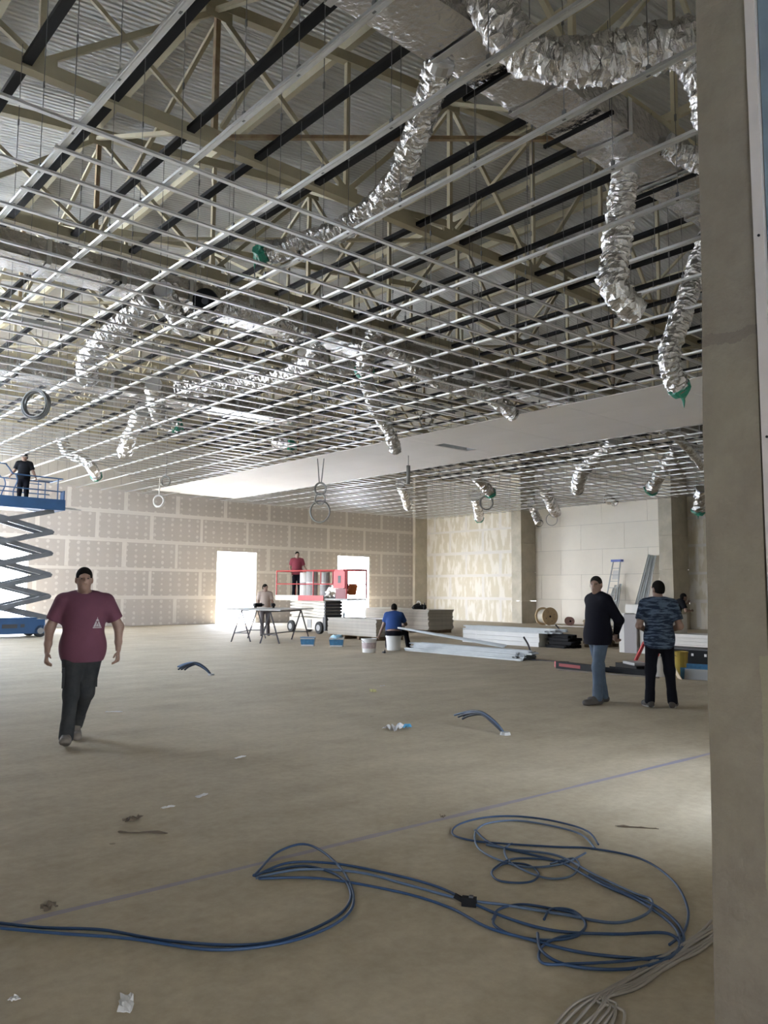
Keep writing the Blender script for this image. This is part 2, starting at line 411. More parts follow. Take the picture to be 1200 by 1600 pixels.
MB().bb(-4.8, -3.0, -6, -5.8, 0, 5.0).bb(-.6, 2.7, -6, -5.8, 0, 5.0).bb(-3.0, -.6, -6, -5.8, 2.2, 5.0).build('lobby_wall', M_PLASTER, lb)
MB().bb(-5, -1.25, .98, 1.15, 0, 5.0).build('lobby_wall', M_PLASTER, lb)
MB().bb(2.61, 2.9, -6, .97, 0, 5.0).build('lobby_wall', M_PLASTER, lb)
# ------------------------------------------------------------------ near pillar (concrete jamb, board edge, metal sheet)
def near_pillar():
    o = empty('concrete_pillar', (2.32, 1.0, 0)); struct(o); tag(o, 'rough grey-brown concrete pillar at the right edge, nearest to the camera', 'pillar')
    X = 2.32
    mb = MB(); zs = [0, .2, .5, .8, 1.0, 1.2, 1.5, 2.0, 2.5, 3.0, 3.6, 4.3, 5.0]
    def yl(z): return 1.2115 - .0142 * z + .002 * math.sin(z * 7.1) + .0015 * math.sin(z * 17)
    def yr(z): return 1.022 - .004 * z
    n = 9
    for z in zs:
        for k in range(n):
            t = k / (n - 1); y = yl(z) * (1 - t) + yr(z) * t
            mb.v.append((X - 2.32 + .002 * math.sin(9 * z + 5 * t), y - 1.0, z))
        mb.v.append((X + .3 - 2.32, yr(z) - 1.0, z)); mb.v.append((X + .3 - 2.32, yl(z) - 1.0, z))
    R_ = n + 2
    for i in range(len(zs) - 1):
        for k in range(R_):
            k2 = (k + 1) % R_
            mb.f.append((i * R_ + k, i * R_ + k2, (i + 1) * R_ + k2, (i + 1) * R_ + k))
    mb.f.append(tuple(range(R_))[::-1]); mb.f.append(tuple((len(zs) - 1) * R_ + k for k in range(R_)))
    mb.build('shaft', M_PILLAR, o)
    MB().bb(-.006, .28, -.022, .008, 0, 5).build('board_edge', mat('dimmed_board_edge', (.36, .32, .29), .8, var=.1), o)  # whitish board edge, its colour darkened to hold down the light on it
    MB().bb(.01, .28, -.40, -.025, 0, 5).build('metal_sheet', mat('blue_grey_sheet', (.10, .13, .15), .5, var=.3, vscale=3), o)
    for z in (.9, 1.95, 2.55, 3.4): MB().cyl((-.009, -.008, z), (-.003, -.008, z), .004, 8).build('screw', M_BLACK, o)
    return o
def pillar_material():
    m = mat('pillar_face', (.40, .36, .285), .85, bump=.25, bscale=40); nt = m.node_tree; N, L, b = nodes_of(m)
    g = N.new('ShaderNodeNewGeometry'); P = g.outputs['Position']
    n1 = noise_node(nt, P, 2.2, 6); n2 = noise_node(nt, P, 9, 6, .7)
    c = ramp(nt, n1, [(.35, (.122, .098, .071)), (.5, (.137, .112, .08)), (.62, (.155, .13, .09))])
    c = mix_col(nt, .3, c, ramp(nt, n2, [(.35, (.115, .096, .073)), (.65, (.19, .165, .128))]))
    sp = N.new('ShaderNodeSeparateXYZ'); L.new(P, sp.inputs[0])
    # olive paint wash low on the right half
    zz = math_node(nt, 'ADD', sp.outputs[2], math_node(nt, 'MULTIPLY', n1, .35))
    lowm = math_node(nt, 'MULTIPLY', math_node(nt, 'LESS_THAN', zz, 1.52), math_node(nt, 'LESS_THAN', math_node(nt, 'ADD', sp.outputs[1], math_node(nt, 'MULTIPLY', n1, .08)), 1.085))
    c = mix_col(nt, math_node(nt, 'MULTIPLY', lowm, .55), c, (.19, .172, .105))
    # pour line
    dz = math_node(nt, 'ABSOLUTE', math_node(nt, 'SUBTRACT', math_node(nt, 'ADD', sp.outputs[2], math_node(nt, 'MULTIPLY', n2, .06)), 2.30))
    c = mix_col(nt, math_node(nt, 'MULTIPLY', math_node(nt, 'LESS_THAN', dz, .016), .6), c, (.085, .07, .055))
    L.new(c, b.inputs['Base Color']); return m
M_PILLAR = pillar_material()
near_pillar()

# ------------------------------------------------------------------ roof
RIDGE = 16.27
def ztop(x): return 9.42 + .127 * ((x if x <= RIDGE else 2 * RIDGE - x) - 5.0)
roof = empty('roof'); struct(roof); tag(roof, 'pitched roof of white ribbed sandwich panels', 'roof')
for side in (0, 1):
    xa, xb = (-1.4, RIDGE) if side == 0 else (RIDGE, 33.6)
    za, zb = ztop(xa) + .36, ztop(xb) + .36
    mb = MB(); mb.add([(xa, -.495, za), (xb, -.495, zb), (xb, .495, zb), (xa, .495, za), (xa, -.495, za + .08), (xb, -.495, zb + .08), (xb, .495, zb + .08), (xa, .495, za + .08)],
                      [(0, 1, 2, 3), (7, 6, 5, 4), (0, 4, 5, 1), (1, 5, 6, 2), (2, 6, 7, 3), (3, 7, 4, 0)])
    me = mb.mesh('roof_panel'); me.materials.append(M_ROOF)
    for k in range(33): link('roof_panel', me, None, roof, loc=(0, 1.45 + k, 0))
rp = MB()
for xa, xb in ((-1.4, RIDGE), (RIDGE, 33.6)):
    za, zb = ztop(xa) + .45, ztop(xb) + .45
    rp.add([(xa, .9, za), (xb, .9, zb), (xb, 33.5, zb), (xa, 33.5, za), (xa, .9, za + .02), (xb, .9, zb + .02), (xb, 33.5, zb + .02), (xa, 33.5, za + .02)],
           [(0, 1, 2, 3), (7, 6, 5, 4), (0, 4, 5, 1), (1, 5, 6, 2), (2, 6, 7, 3), (3, 7, 4, 0)])
rp.build('roof_deck', M_BLACK, roof)
NODES = [.45 + 2.26 * i for i in range(15)]
for x in NODES:
    zt = ztop(x) + .10
    MB().extrude([(-.05, .08), (-.05, .255), (.05, .255), (.05, .235), (-.03, .235), (-.03, .10), (.05, .10), (.05, .08)], (x, 1.2, zt), (x, 33, zt)).build('purlin', M_BEIGE, roof)

TRUSS_Y = [5.1, 9.25, 13.4, 17.52, 21.66, 25.8, 29.95]
ORD = ['directly above the nearest foil duct', 'crossing the upper left, nearest in full view', 'just beyond the second foil duct', 'with the cable tray under it, third in full view', 'beyond the third foil duct', 'second from the far wall', 'closest to the far wall']
def truss(y, label):
    o = empty('roof_truss', (0, y, 0)); struct(o); tag(o, label, 'truss')
    zb = 7.5
    MB().extrude([(-.07, -.085), (.07, -.085), (.07, -.065), (.012, -.065), (.012, .085), (-.012, .085), (-.012, -.065), (-.07, -.065)], (.3, 0, zb), (32.2, 0, zb)).build('bottom_chord', M_BEIGE, o)
    # web plate side facing the hall
    MB().bb(.3, 32.2, -.055, -.045, zb - .06, zb + .085).build('chord_web', M_BEIGE, o)
    for xa, xb in ((NODES[0], RIDGE), (RIDGE, NODES[-1])):
        MB().beam((xa, 0, ztop(xa) + .04), (xb, 0, ztop(xb) + .04), .12, .16).build('top_chord', M_BEIGE, o)
    for i, x in enumerate(NODES):
        MB().beam((x, 0, zb + .08), (x, 0, ztop(x) - .03), .07, .07).build('post', M_RUST if i in (2, 9) else M_BEIGE, o)
        MB().box((x, -.04, zb + .06), (.36, .012, .2)).build('gusset_plate', M_BEIGE, o)
    for i in range(2, 14, 2):
        xt = NODES[i]
        MB().box((xt, -.045, ztop(xt) - .05), (.4, .012, .26)).build('gusset_plate', M_BEIGE, o)
        for j in (i - 1, i + 1):
            MB().beam((xt, .0, ztop(xt) - .04), (NODES[j], .0, zb + .08), .06, .075).build('diagonal', M_BEIGE, o)
    MB().beam((NODES[1], .05, ztop(NODES[1]) - .04), (NODES[2], .05, zb + .08), .04, .06).build('diagonal', M_BEIGE, o)
    MB().beam((NODES[0], 0, ztop(NODES[0])), (NODES[1], 0, zb + .08), .06, .075).build('diagonal', M_BEIGE, o)
    return o
for i, y in enumerate(TRUSS_Y): truss(y, 'beige steel roof truss ' + ORD[i])
# bracing between trusses
BAY = ['over the nearest foil duct', 'at the upper left of the view', 'over the second foil duct', 'over the middle of the hall', 'over the third foil duct', 'nearest the far wall']
for b_ in range(6):
    o = empty('roof_bracing', (0, TRUSS_Y[b_], 0)); struct(o); tag(o, 'beige steel cross bracing and struts between trusses ' + BAY[b_], 'bracing')
    dy = TRUSS_Y[b_ + 1] - TRUSS_Y[b_]
    for x in (NODES[2], NODES[4], NODES[8], NODES[12]):
        MB().beam((x + .06, .1, ztop(x) - .1), (x + .06, dy - .1, 7.68), .06, .06).build('brace', M_BEIGE, o)
        MB().beam((x - .06, .1, 7.68), (x - .06, dy - .1, ztop(x) - .1), .06, .06).build('brace', M_BEIGE, o)
    for xa, xb in ((NODES[2], NODES[4]), (NODES[6], NODES[8]), (NODES[10], NODES[12])):
        MB().beam((xa, dy - .1, 7.52), (xb, .1, 7.52), .06, .05).build('tie', M_RUST if b_ == 0 else M_BEIGE, o)
    # black channels that carry the ceiling hangers
    c = empty('channel_row', (0, TRUSS_Y[b_], 0)); struct(c); tag(c, 'row of black steel channels between trusses ' + BAY[b_], 'steel channels')
    me = None; prof = [(-.055, -.03), (.055, -.03), (.055, .03), (.045, .03), (.045, -.018), (-.045, -.018), (-.045, .03), (-.055, .03)]
    mb = MB().extrude(prof, (0, .09, 0), (0, dy - .09, 0)); me = mb.mesh('channel'); me.materials.append(M_BLACK)
    for k in range(29):
        x = 2.54 + 1.02 * k - 1.02
        link('channel', me, None, c, loc=(x, 0, 7.47))
# pipes on the roof soffit
o = empty('conduit_run'); tag(o, 'pale thin conduits running under the roof between the nearest trusses', 'pipe')
for k, x in enumerate((10.6, 10.9, 11.3)):
    MB().tube([(x, 1.3, ztop(x) - .35), (x, 32.5, ztop(x) - .35)], .03, 6).build('conduit', M_BEIGE, o)

# ------------------------------------------------------------------ suspended ceiling grid
STRIP = (14.25, 18.25)
RUN_PROF = [(-.03, .0), (-.018, .006), (-.012, 0), (.012, 0), (.018, .006), (.03, 0), (.03, .03), (.026, .03), (.026, .004), (-.026, .004), (-.026, .03), (-.03, .03)]
FUR_PROF = [(-.024, 0), (.024, 0), (.024, .018), (.034, .02), (.034, .0215), (.022, .0205), (.022, .002), (-.022, .002), (-.022, .0205), (-.034, .0215), (-.034, .02), (-.024, .018)]
def ceiling_grid(name_label, xs, x0f, x1f, near):
    o = empty('ceiling_grid', (0, 0, CZ)); tag(o, name_label, 'ceiling grid')
    cache = {}
    for x in xs:
        y0 = 1.3; y1 = 32.7
        key = 'r'
        if key not in cache: cache[key] = MB().extrude(RUN_PROF, (0, y0, .026), (0, y1, .026)).mesh('main_runner'); cache[key].materials.append(M_GALV)
        link('main_runner', cache[key], None, o, loc=(x, 0, 0))
    y = 6.9; k = 0
    while y < 32.6:
        a = x0f
        if near:
            if k % 2 == 1: a = 2.33
            else: a = 1.2
            if y > 26.2: a = 10.4 + (y - 26.2) * .85
        jit = random.uniform(-.012, .012)
        MB().extrude(FUR_PROF, (a, y + jit, 0), (x1f, y + jit, 0)).build('furring_channel', M_GALV, o)
        y += .5; k += 1
    return o
xs1 = [2.4 + 1.047 * i for i in range(-1, 12)]
xs2 = [18.5 + 1.047 * i for i in range(13)]
cg1 = ceiling_grid('galvanised suspended ceiling grid on the near side of the white board strip', xs1, 1.2, STRIP[0], True)
cg2 = ceiling_grid('galvanised suspended ceiling grid beyond the white board strip', xs2, STRIP[1], XR - .03, False)
# hanger rods with clips
def hangers(grid, xs, ys, stuff_after):
    one = MB().cyl((0, 0, .05), (0, 0, 1.86), .004, 5); one.box((0, 0, .07), (.02, .035, .09)); one.box((0, 0, .95), (.014, .022, .07))
    me = one.mesh('hanger_rod'); me.materials.append(M_HANG)
    rest = MB(); n = 0
    for y in ys:
        for x in xs:
            n += 1
            if n <= 300 and y < stuff_after: link('hanger_rod', me, None, grid, loc=(x + random.uniform(-.01, .01), y + random.uniform(-.15, .15), 0))
            else: rest.box((x, y + random.uniform(-.1, .1), .95), (.007, .007, 1.8))
    if rest.v: tag(rest.build('hanger_rods', M_HANG, grid, recalc=False), kind='stuff')
M_HANG = mat('hanger_wire', (.16, .16, .16), .5, metal=.6)
hangers(cg1, xs1, [2.2 + .95 * i for i in range(31)], 20.0)
hangers(cg2, xs2, [6 + 1.2 * i for i in range(21)], 0.0)

# white plasterboard strip through the middle of the ceiling
st = empty('ceiling_board_strip', (0, 0, CZ)); tag(st, 'white plasterboard strip fixed across the middle of the ceiling grid', 'ceiling strip')
def strip_piece(x0, x1, y0, y1): piece('plasterboard', st, M_WHITEBOARD, x0, x1, y0, y1, -.0125, 0)
cols = [STRIP[0], 15.58, 16.92, STRIP[1]]; ys = [1.3, 3.0, 5.5, 8.0, 10.5, 13.0, 15.42]
for i in range(len(ys) - 1):
    for j in range(3): strip_piece(cols[j] + .002, cols[j + 1] - .002, ys[i] + .002, ys[i + 1] - .002)
strip_piece(cols[0] + .002, cols[1] - .002, 15.422, 15.798); strip_piece(cols[2] + .002, cols[3] - .002, 15.422, 15.798)
ys = [15.8, 18.0, 20.5, 23.0, 25.5, 28.0, 30.3]
for i in range(len(ys) - 1):
    for j in range(3): strip_piece(cols[j] + .002, cols[j + 1] - .002, ys[i] + .002, ys[i + 1] - .002)
strip_piece(cols[0] + .002, cols[1] - .002, 30.302, 30.85); strip_piece(cols[1] + .002, cols[3] - .002, 30.302, 31.1)
for x in (14.6, 15.6, 16.9, 17.9): MB().extrude(RUN_PROF, (x, 1.3, .03), (x, 32.7, .03)).build('main_runner', M_GALV, st)
for k in range(60): 
    y = 1.6 + .5 * k
    if not 15.2 < y < 15.9: MB().extrude(FUR_PROF, (STRIP[0], y, .003), (STRIP[1], y, .003)).build('furring_channel', M_GALV, st)
MB().bb(15.6, 16.9, 15.42, 15.44, 0, .16).bb(15.6, 16.9, 15.78, 15.8, 0, .16).bb(15.6, 15.62, 15.44, 15.78, 0, .16).bb(16.88, 16.9, 15.44, 15.78, 0, .16).build('slot_frame', M_GALV_D, st)
# ------------------------------------------------------------------ ducts
def foil_duct(label, x0, x1, y0, y1, z0, z1, seed, straps):
    o = empty('foil_duct', (x0, (y0 + y1) / 2, z0)); tag(o, label, 'duct')
    W_, H_ = y1 - y0, z1 - z0; nx = int((x1 - x0) / .1); nw, nh = 8, 4
    ring = [(-W_ / 2 + W_ * i / nw, 0, 'b') for i in range(nw)] + [(W_ / 2, H_ * i / nh, 's') for i in range(nh)] + [(W_ / 2 - W_ * i / nw, H_, 't') for i in range(nw)] + [(-W_ / 2, H_ - H_ * i / nh, 's') for i in range(nh)]
    mb = MB(); n = len(ring)
    for i in range(nx + 1):
        x = (x1 - x0) * i / nx
        for k, (y, z, f) in enumerate(ring):
            d = mnoise.noise(Vector((x * 3.1 + seed, y * 2 + z * 2.5, seed))) * .02 + mnoise.noise(Vector((x * 11, y * 3 + seed, z * 3))) * .010
            sag = -.018 * math.cos(PI * y / W_) if f == 'b' else 0
            mb.v.append((x, y * (1 + d * .4), z + sag + (d if f != 's' else d * .5)) if f != 's' else (x, y + d, z))
    for i in range(nx):
        for k in range(n):
            k2 = (k + 1) % n; mb.f.append((i * n + k, i * n + k2, (i + 1) * n + k2, (i + 1) * n + k))
    mb.f.append(tuple(range(n))[::-1]); mb.f.append(tuple(nx * n + k for k in range(n)))
    mb.build('duct_body', M_FOIL, o)
    x = 1.2
    while x < x1 - x0:
        b = MB(); e = .012
        b.bb(x - .035, x + .035, -W_ / 2 - e, W_ / 2 + e, -.034, -.026).bb(x - .035, x + .035, -W_ / 2 - e - .006, -W_ / 2 - e, -.03, H_ + .01).bb(x - .035, x + .035, W_ / 2 + e, W_ / 2 + e + .006, -.03, H_ + .01)
        b.build('foil_tape', M_FOIL_TAPE, o); x += 1.2
    for sx in straps:
        t = MB().bb(sx - x0 - .02, sx - x0 + .02, -W_ / 2 - .12, W_ / 2 + .12, -.075, -.036)
        t.build('trapeze_bar', M_BLACK, o)
        for sgn in (-1, 1): MB().cyl((sx - x0, sgn * (W_ / 2 + .08), -.09), (sx - x0, sgn * (W_ / 2 + .08), .97), .005, 6).build('hanger_rod', M_HANG, o)
    return o
M_FOIL_TAPE = mat('foil_tape', (.70, .70, .71), .3, metal=1.0)
foil_duct('large foil-wrapped rectangular duct crossing the upper right near the pillar', 2.6, 13.6, 4.5, 5.14, 6.5, 6.86, 1.3, (3.6, 5.6, 6.9, 8.7, 10.6))
foil_duct('foil-wrapped rectangular duct crossing the middle of the ceiling below a truss', 1.5, 17.4, 12.38, 13.06, 6.5, 6.86, 5.1, (3.0, 5.0, 7.0, 9.0, 11.0, 13.0, 15.0))
foil_duct('distant foil-wrapped duct above the big wire coil', 4.2, 13.5, 19.4, 20.2, 6.5, 6.86, 9.7, (5.5, 8.0, 10.5))
foil_duct('foil-wrapped duct above the grid beyond the white strip', 19.2, 30.0, 12.4, 13.06, 6.5, 6.86, 3.3, (21.0, 24.0, 27.0))

# galvanised cable tray under the third truss
o = empty('cable_tray', (2.5, 17.2, 7.0)); tag(o, 'bright galvanised cable tray running under a truss in mid hall', 'cable tray')
MB().bb(0, 15.2, -.16, .16, 0, .006).build('tray_bed', M_GALV, o)
for s_ in (-1, 1): MB().bb(0, 15.2, s_ * .16 - .003, s_ * .16 + .003, 0, .09).build('tray_side', M_GALV, o)
for k in range(9):
    MB().cyl((.6 + 1.75 * k, 0, .006), (.6 + 1.75 * k, 0, .42), .006, 5).build('hanger_rod', M_HANG, o)

# ------------------------------------------------------------------ flexible ducts
M_GREEN = mat('green_sheet', (.02, .22, .14), .45, var=.3, vscale=20)
def foil_flex_material():
    m = mat('flex_foil', (.64, .625, .61), .16, metal=1.0, bump=.6, bscale=40); return m
M_FLEX = foil_flex_material()
def flexible_duct(label, pts, r, cap=None, fine=True, group=None, collar=False):
    P = [Vector(p) for p in pts]; base = P[-1].copy()
    o = empty('flexible_duct', base); tag(o, label, 'flexible duct', group)
    P = [p - base for p in P]; q = spline(P, 14)
    step = .022 if fine else .05; n = 20 if fine else 12
    out = [q[0]]; acc = 0
    for a, b in zip(q[:-1], q[1:]):
        L = (b - a).length; pos = step - acc
        while pos <= L: out.append(a.lerp(b, pos / L)); pos += step
        acc = (acc + L) % step if L else acc
        acc = L - (pos - step)
    rs = []
    for i in range(len(out)): rs.append(r * (1 + (.055 if i % 3 == 0 else -.03) * (1 if fine else .7) + .06 * mnoise.noise(Vector((i * .11, r * 50, base.x)))))
    mb = MB().tube(out, rs, n, cap=False)
    sd = random.uniform(0, 50)
    for i, v in enumerate(mb.v):
        d = mnoise.noise_vector(Vector(v) * 14 + Vector((sd, 0, 0))) * (.24 * r) + mnoise.noise_vector(Vector(v) * 4 + Vector((0, sd, 0))) * (.14 * r)
        mb.v[i] = tuple(Vector(v) + d)
    mb.build('foil_sleeve', M_FLEX, o, smooth=False)
    s0 = (out[2] - out[0]).normalized(); MB().tube([out[0] - s0 * .01, out[0] + s0 * .03], [r * 1.0, r * 1.0], 14).build('start_plate', M_FOIL_TAPE, o)
    t = (out[-1] - out[-3]).normalized(); e = out[-1]
    if cap == 'green':
        ring = MB(); a = [e - t * .10, e - t * .03, e + t * .05, e + t * .10]
        ring.tube(a, [r * 1.08, r * 1.12, r * .85, r * .3], 12)
        for i, v in enumerate(ring.v): ring.v[i] = tuple(Vector(v) + mnoise.noise_vector(Vector(v) * 16) * .3 * r)
        ring.build('plastic_cover', M_GREEN, o)
        MB().tube([e + t * .08, e + t * .12 + Vector((.02, 0, -.06)), e + t * .13 + Vector((.03, .01, -.15))], [.03 * r / .13, .02, .004], 6).build('loose_flap', M_GREEN, o)
    elif cap == 'dark':
        MB().tube([e - t * .01, e + t * .015], [r * 1.03, r * .98], 14).build('end_ring', M_GALV_D, o)
        MB().tube([e - t * .04, e - t * .03], [r * .97, r * .97], 14).build('dark_mouth', M_BLACK, o)
    else:
        MB().tube([e - t * .02, e + t * .03, e + t * .05], [r * .98, r * .7, r * .1], 12).build('folded_end', M_FLEX, o, smooth=True)
    s0 = (out[2] - out[0]).normalized()
    if collar: MB().tube([out[0] - s0 * .02, out[0] + s0 * .08], [r * 1.06, r * 1.06], 16).build('collar', M_FOIL_TAPE, o)
    return o
def ay(px, py, y):
    v = cF + cR * ((px - 600) / FPX) - cU * ((py - 800) / FPX); return Vector((0, 0, CAMH)) + v * (y / v.y)
G2 = 'flexible ducts hanging through the ceiling grid'
flexible_duct('long drooping flexible duct from the large duct, green plastic at its end', [at(690, 92, 6.55), at(668, 160, 6.42), at(648, 220, 6.25), at(607, 298, 6.08), at(545, 352, 5.95), at(480, 378, 5.86), at(408, 398, 5.8)], .135, 'green', group=G2, collar=True)
flexible_duct('thick silver flexible duct bulging across the top right beside the pillar', [at(752, -20, 6.8), at(778, 28, 6.45), at(815, 75, 6.2), at(870, 97, 6.1), at(950, 92, 6.15), at(1030, 74, 6.25), at(1110, 60, 6.35)], .195, 'dark', group=G2)
flexible_duct('short flexible duct dropping behind the pillar top', [at(1050, 80, 6.3), at(1080, 105, 6.1), at(1100, 145, 5.85), at(1105, 200, 5.6)], .12, None, group=G2)
flexible_duct('stub of flexible duct on the near side of the large duct by the pillar', [at(1040, 225, 6.62), at(1075, 245, 6.5), at(1120, 262, 6.4)], .13, None, group=G2)
flexible_duct('straight hanging flexible duct with a kinked elbow, left of the pillar', [(8.12, 5.0, 6.5), (8.09, 5.05, 6.1), (8.0, 5.06, 5.6), (7.9, 5.05, 5.25), (7.86, 5.03, 5.02), (8.02, 5.0, 4.9), (8.25, 5.0, 4.82)], .16, None, group=G2, collar=True)
flexible_duct('hanging flexible duct against the pillar edge with a green tip', [ay(1105, 370, 5.8), ay(1092, 410, 5.8), ay(1070, 480, 5.8), ay(1047, 545, 5.8), ay(1049, 580, 5.8), ay(1063, 612, 5.8)], .15, 'green', group=G2)
flexible_duct('curved flexible duct at the left of the grid ending in a bent tip', [at(240, 462, 6.45), at(215, 490, 6.3), at(170, 525, 6.1), at(140, 560, 5.95), at(137, 592, 5.75)], .2, None, group=G2)
flexible_duct('v-shaped flexible duct left of the black fan opening', [at(255, 452, 6.45), at(275, 495, 6.2), at(292, 512, 6.1), at(312, 490, 6.2), at(345, 478, 6.4)], .16, None, group=G2)
flexible_duct('shiny flexible duct lying along the second duct right of the fan', [at(352, 480, 6.3), at(385, 488, 6.25), at(430, 500, 6.25), at(460, 520, 6.2)], .16, None, group=G2)
flexible_duct('flexible duct wrapped at its mouth with a green sheet, above the grid centre', [at(585, 520, 6.5), at(575, 545, 6.2), at(570, 568, 5.95), at(569, 582, 5.85)], .17, 'green', group=G2)
flexible_duct('long thin flexible duct dropping to the white strip, left of the access slot', [at(572, 590, 6.2), at(580, 620, 6.0), at(590, 645, 5.85), at(605, 668, 5.6), at(612, 685, 5.35), at(618, 703, 5.15)], .15, 'dark', group=G2)
flexible_duct('long sagging flexible duct ending torn above the white strip', [at(605, 540, 6.45), at(640, 565, 6.2), at(690, 598, 6.0), at(745, 612, 5.9), at(775, 625, 5.75), at(803, 648, 5.5)], .16, 'dark', group=G2)
flexible_duct('flexible duct along the grid beside the distant duct, dark square mouth', [at(500, 560, 6.2), at(440, 590, 6.15), at(380, 600, 6.15), at(330, 605, 6.1), at(275, 608, 6.05)], .2, 'dark', group=G2)
flexible_duct('flexible duct dropping from the distant duct, green end pointing right', [at(240, 600, 6.4), at(243, 632, 6.1), at(252, 655, 5.85), at(280, 665, 5.75)], .2, 'green', False, group=G2)
flexible_duct('ribbed flexible duct slanting down left of the green-ended one', [at(222, 640, 6.2), at(210, 665, 5.95), at(200, 690, 5.6), at(194, 708, 5.4)], .2, None, False, group=G2)
flexible_duct('flexible duct bending down near the blue lift with a green tip', [at(95, 680, 6.4), at(105, 705, 6.0), at(130, 718, 5.75), at(143, 730, 5.5), at(151, 745, 5.3)], .17, 'green', False, group=G2)
flexible_duct('small flexible duct stub with a green mouth at the far grid', [at(430, 690, 6.2), at(445, 694, 6.1), at(458, 696, 6.05)], .2, 'green', False, group=G2)
flexible_duct('flexible duct folded under the tray in the middle of the grid', [at(500, 540, 6.45), at(490, 560, 6.2), at(520, 575, 6.1), at(560, 570, 6.2)], .16, None, group=G2)
G3 = 'flexible ducts beyond the white strip'
flexible_duct('leftmost small duct hanging beyond the strip, under the hanging wire bundle', [at(625, 755, 5.9), at(632, 772, 5.6), at(637, 792, 5.2)], .19, None, False, group=G3)
flexible_duct('short hanging duct beyond the strip, slanting to the right with dark end', [at(742, 742, 5.9), at(755, 757, 5.6), at(768, 772, 5.3)], .2, 'green', False, group=G3)
flexible_duct('short hanging duct with a wire coil against it beyond the strip', [at(743, 775, 5.8), at(746, 790, 5.5), at(749, 810, 5.15)], .22, 'green', False, group=G3)
flexible_duct('pale thin hanging duct in front of the column beside the cable drum', [at(829, 785, 5.9), at(835, 800, 5.5), at(843, 818, 4.85)], .2, None, False, group=G3)
flexible_duct('ribbed hanging duct just right of the column by the cable drum', [at(851, 762, 6.0), at(858, 780, 5.6), at(868, 802, 5.15)], .24, 'dark', False, group=G3)
flexible_duct('large bent flexible duct descending to a dark open mouth beyond the strip', [at(962, 688, 6.4), at(945, 705, 6.2), at(925, 720, 6.0), at(908, 738, 5.7), at(902, 765, 5.3)], .24, 'dark', False, group=G3)
flexible_duct('slanting flexible duct with green end beyond the strip, right side', [at(1058, 700, 6.4), at(1045, 720, 6.1), at(1030, 742, 5.8), at(1016, 768, 5.3)], .24, 'green', False, group=G3)
flexible_duct('bright straight flexible duct running down to the pillar below the strip', [at(1038, 671, 5.9), at(1058, 685, 5.75), at(1078, 703, 5.6), at(1098, 730, 5.45)], .12, None, False, group=G3)
flexible_duct('green-tipped hanging duct right against the pillar beyond the strip', [at(1097, 762, 5.6), at(1094, 780, 5.2), at(1091, 801, 4.7)], .25, 'green', False, group=G3)
flexible_duct('small duct lying flat in the grid beyond the strip', [at(945, 778, 5.85), at(955, 781, 5.75), at(965, 786, 5.6)], .22, None, False, group=G3)
# black fan opening
o = empty('duct_fan', at(322, 470, 6.2)); tag(o, 'round black fan mouth beside the second foil duct', 'fan')
fwd = Vector((-.5, -.75, -.35)).normalized()
MB().tube([(0, 0, 0), tuple(fwd * .18)], [.2, .2], 20).build('housing', M_BLACK, o)
MB().tube([tuple(fwd * .17), tuple(fwd * .2)], [.06, .05], 12).build('hub', mat('dark_grey_plastic', (.05, .05, .055), .5), o)

# ------------------------------------------------------------------ hanging wire coils
M_WIRE = mat('grey_cable', (.20, .20, .19), .6); M_WIREW = mat('white_cable', (.62, .61, .58), .6)
def coil(label, c, R, r, turns, m, wires_to, spread=.03, rings=None, rz=-.85):
    c = Vector(c); o = empty('wire_coil', c, rz); tag(o, label, 'wire coil', 'cable coils hanging from the ceiling')
    k = 0
    for (dz, rr, tn) in (rings or [(0, R, turns)]):
        mb = MB()
        for t in range(tn):
            pts = []
            ph = random.uniform(-.12, .12); oy = random.uniform(-spread, spread); ro = rr * random.uniform(.9, 1.06)
            for i in range(24):
                a = 2 * PI * i / 24
                pts.append((ro * math.cos(a), oy + ph * .2 * math.sin(a * 2), dz + ro * 1.08 * math.sin(a)))
            mb.tube(pts, r, 6, closed=True)
        mb.build('cable_loop', m, o, smooth=True)
        top = dz + rr
    for i, w in enumerate(wires_to):
        MB().tube([(w[0] * .3, 0, rings[0][0] + rings[0][1] if rings else R), (w[0], w[1], w[2] - c.z)], r, 5).build('hanging_wire', m, o)
    return o
coil('three dark cable loops hanging low on two long wires below the white strip', at(500, 785, 4.2), .2, .018, 4, M_WIRE, [(-.1, 0, 5.55), (.1, 0, 5.55)], .03, [(.42, .17, 3), (.1, .16, 3), (-.28, .3, 4)])
coil('large silvery cable coil hanging at the left of the grid', at(56, 632, 5.25), .27, .014, 16, M_WIRE, [(0, 0, 5.62)], .07)
coil('small dark cable ring hanging under the end of the white strip', at(259, 752, 5.2), .16, .015, 3, M_WIRE, [(0, 0, 7.46)], .02)
coil('small white cable coil below the dark ring, near the far wall', at(248, 783, 4.75), .2, .02, 6, M_WIREW, [(.02, 0, 5.6)], .04)
coil('grey cable coil pressed against a green-tipped duct beyond the strip', at(760, 786, 5.15), .26, .018, 8, M_WIRE, [(0, 0, 5.6)], .06)
coil('thin dark cable ring hanging right of the column by the drum', at(862, 812, 5.0), .27, .013, 2, M_WIRE, [(0, 0, 7.46)], .02)
coil('faint thin cable ring hanging in the grid left of the green sheet', at(665, 655, 5.45), .14, .006, 3, M_WIRE, [(0, 0, 7.46)], .02)
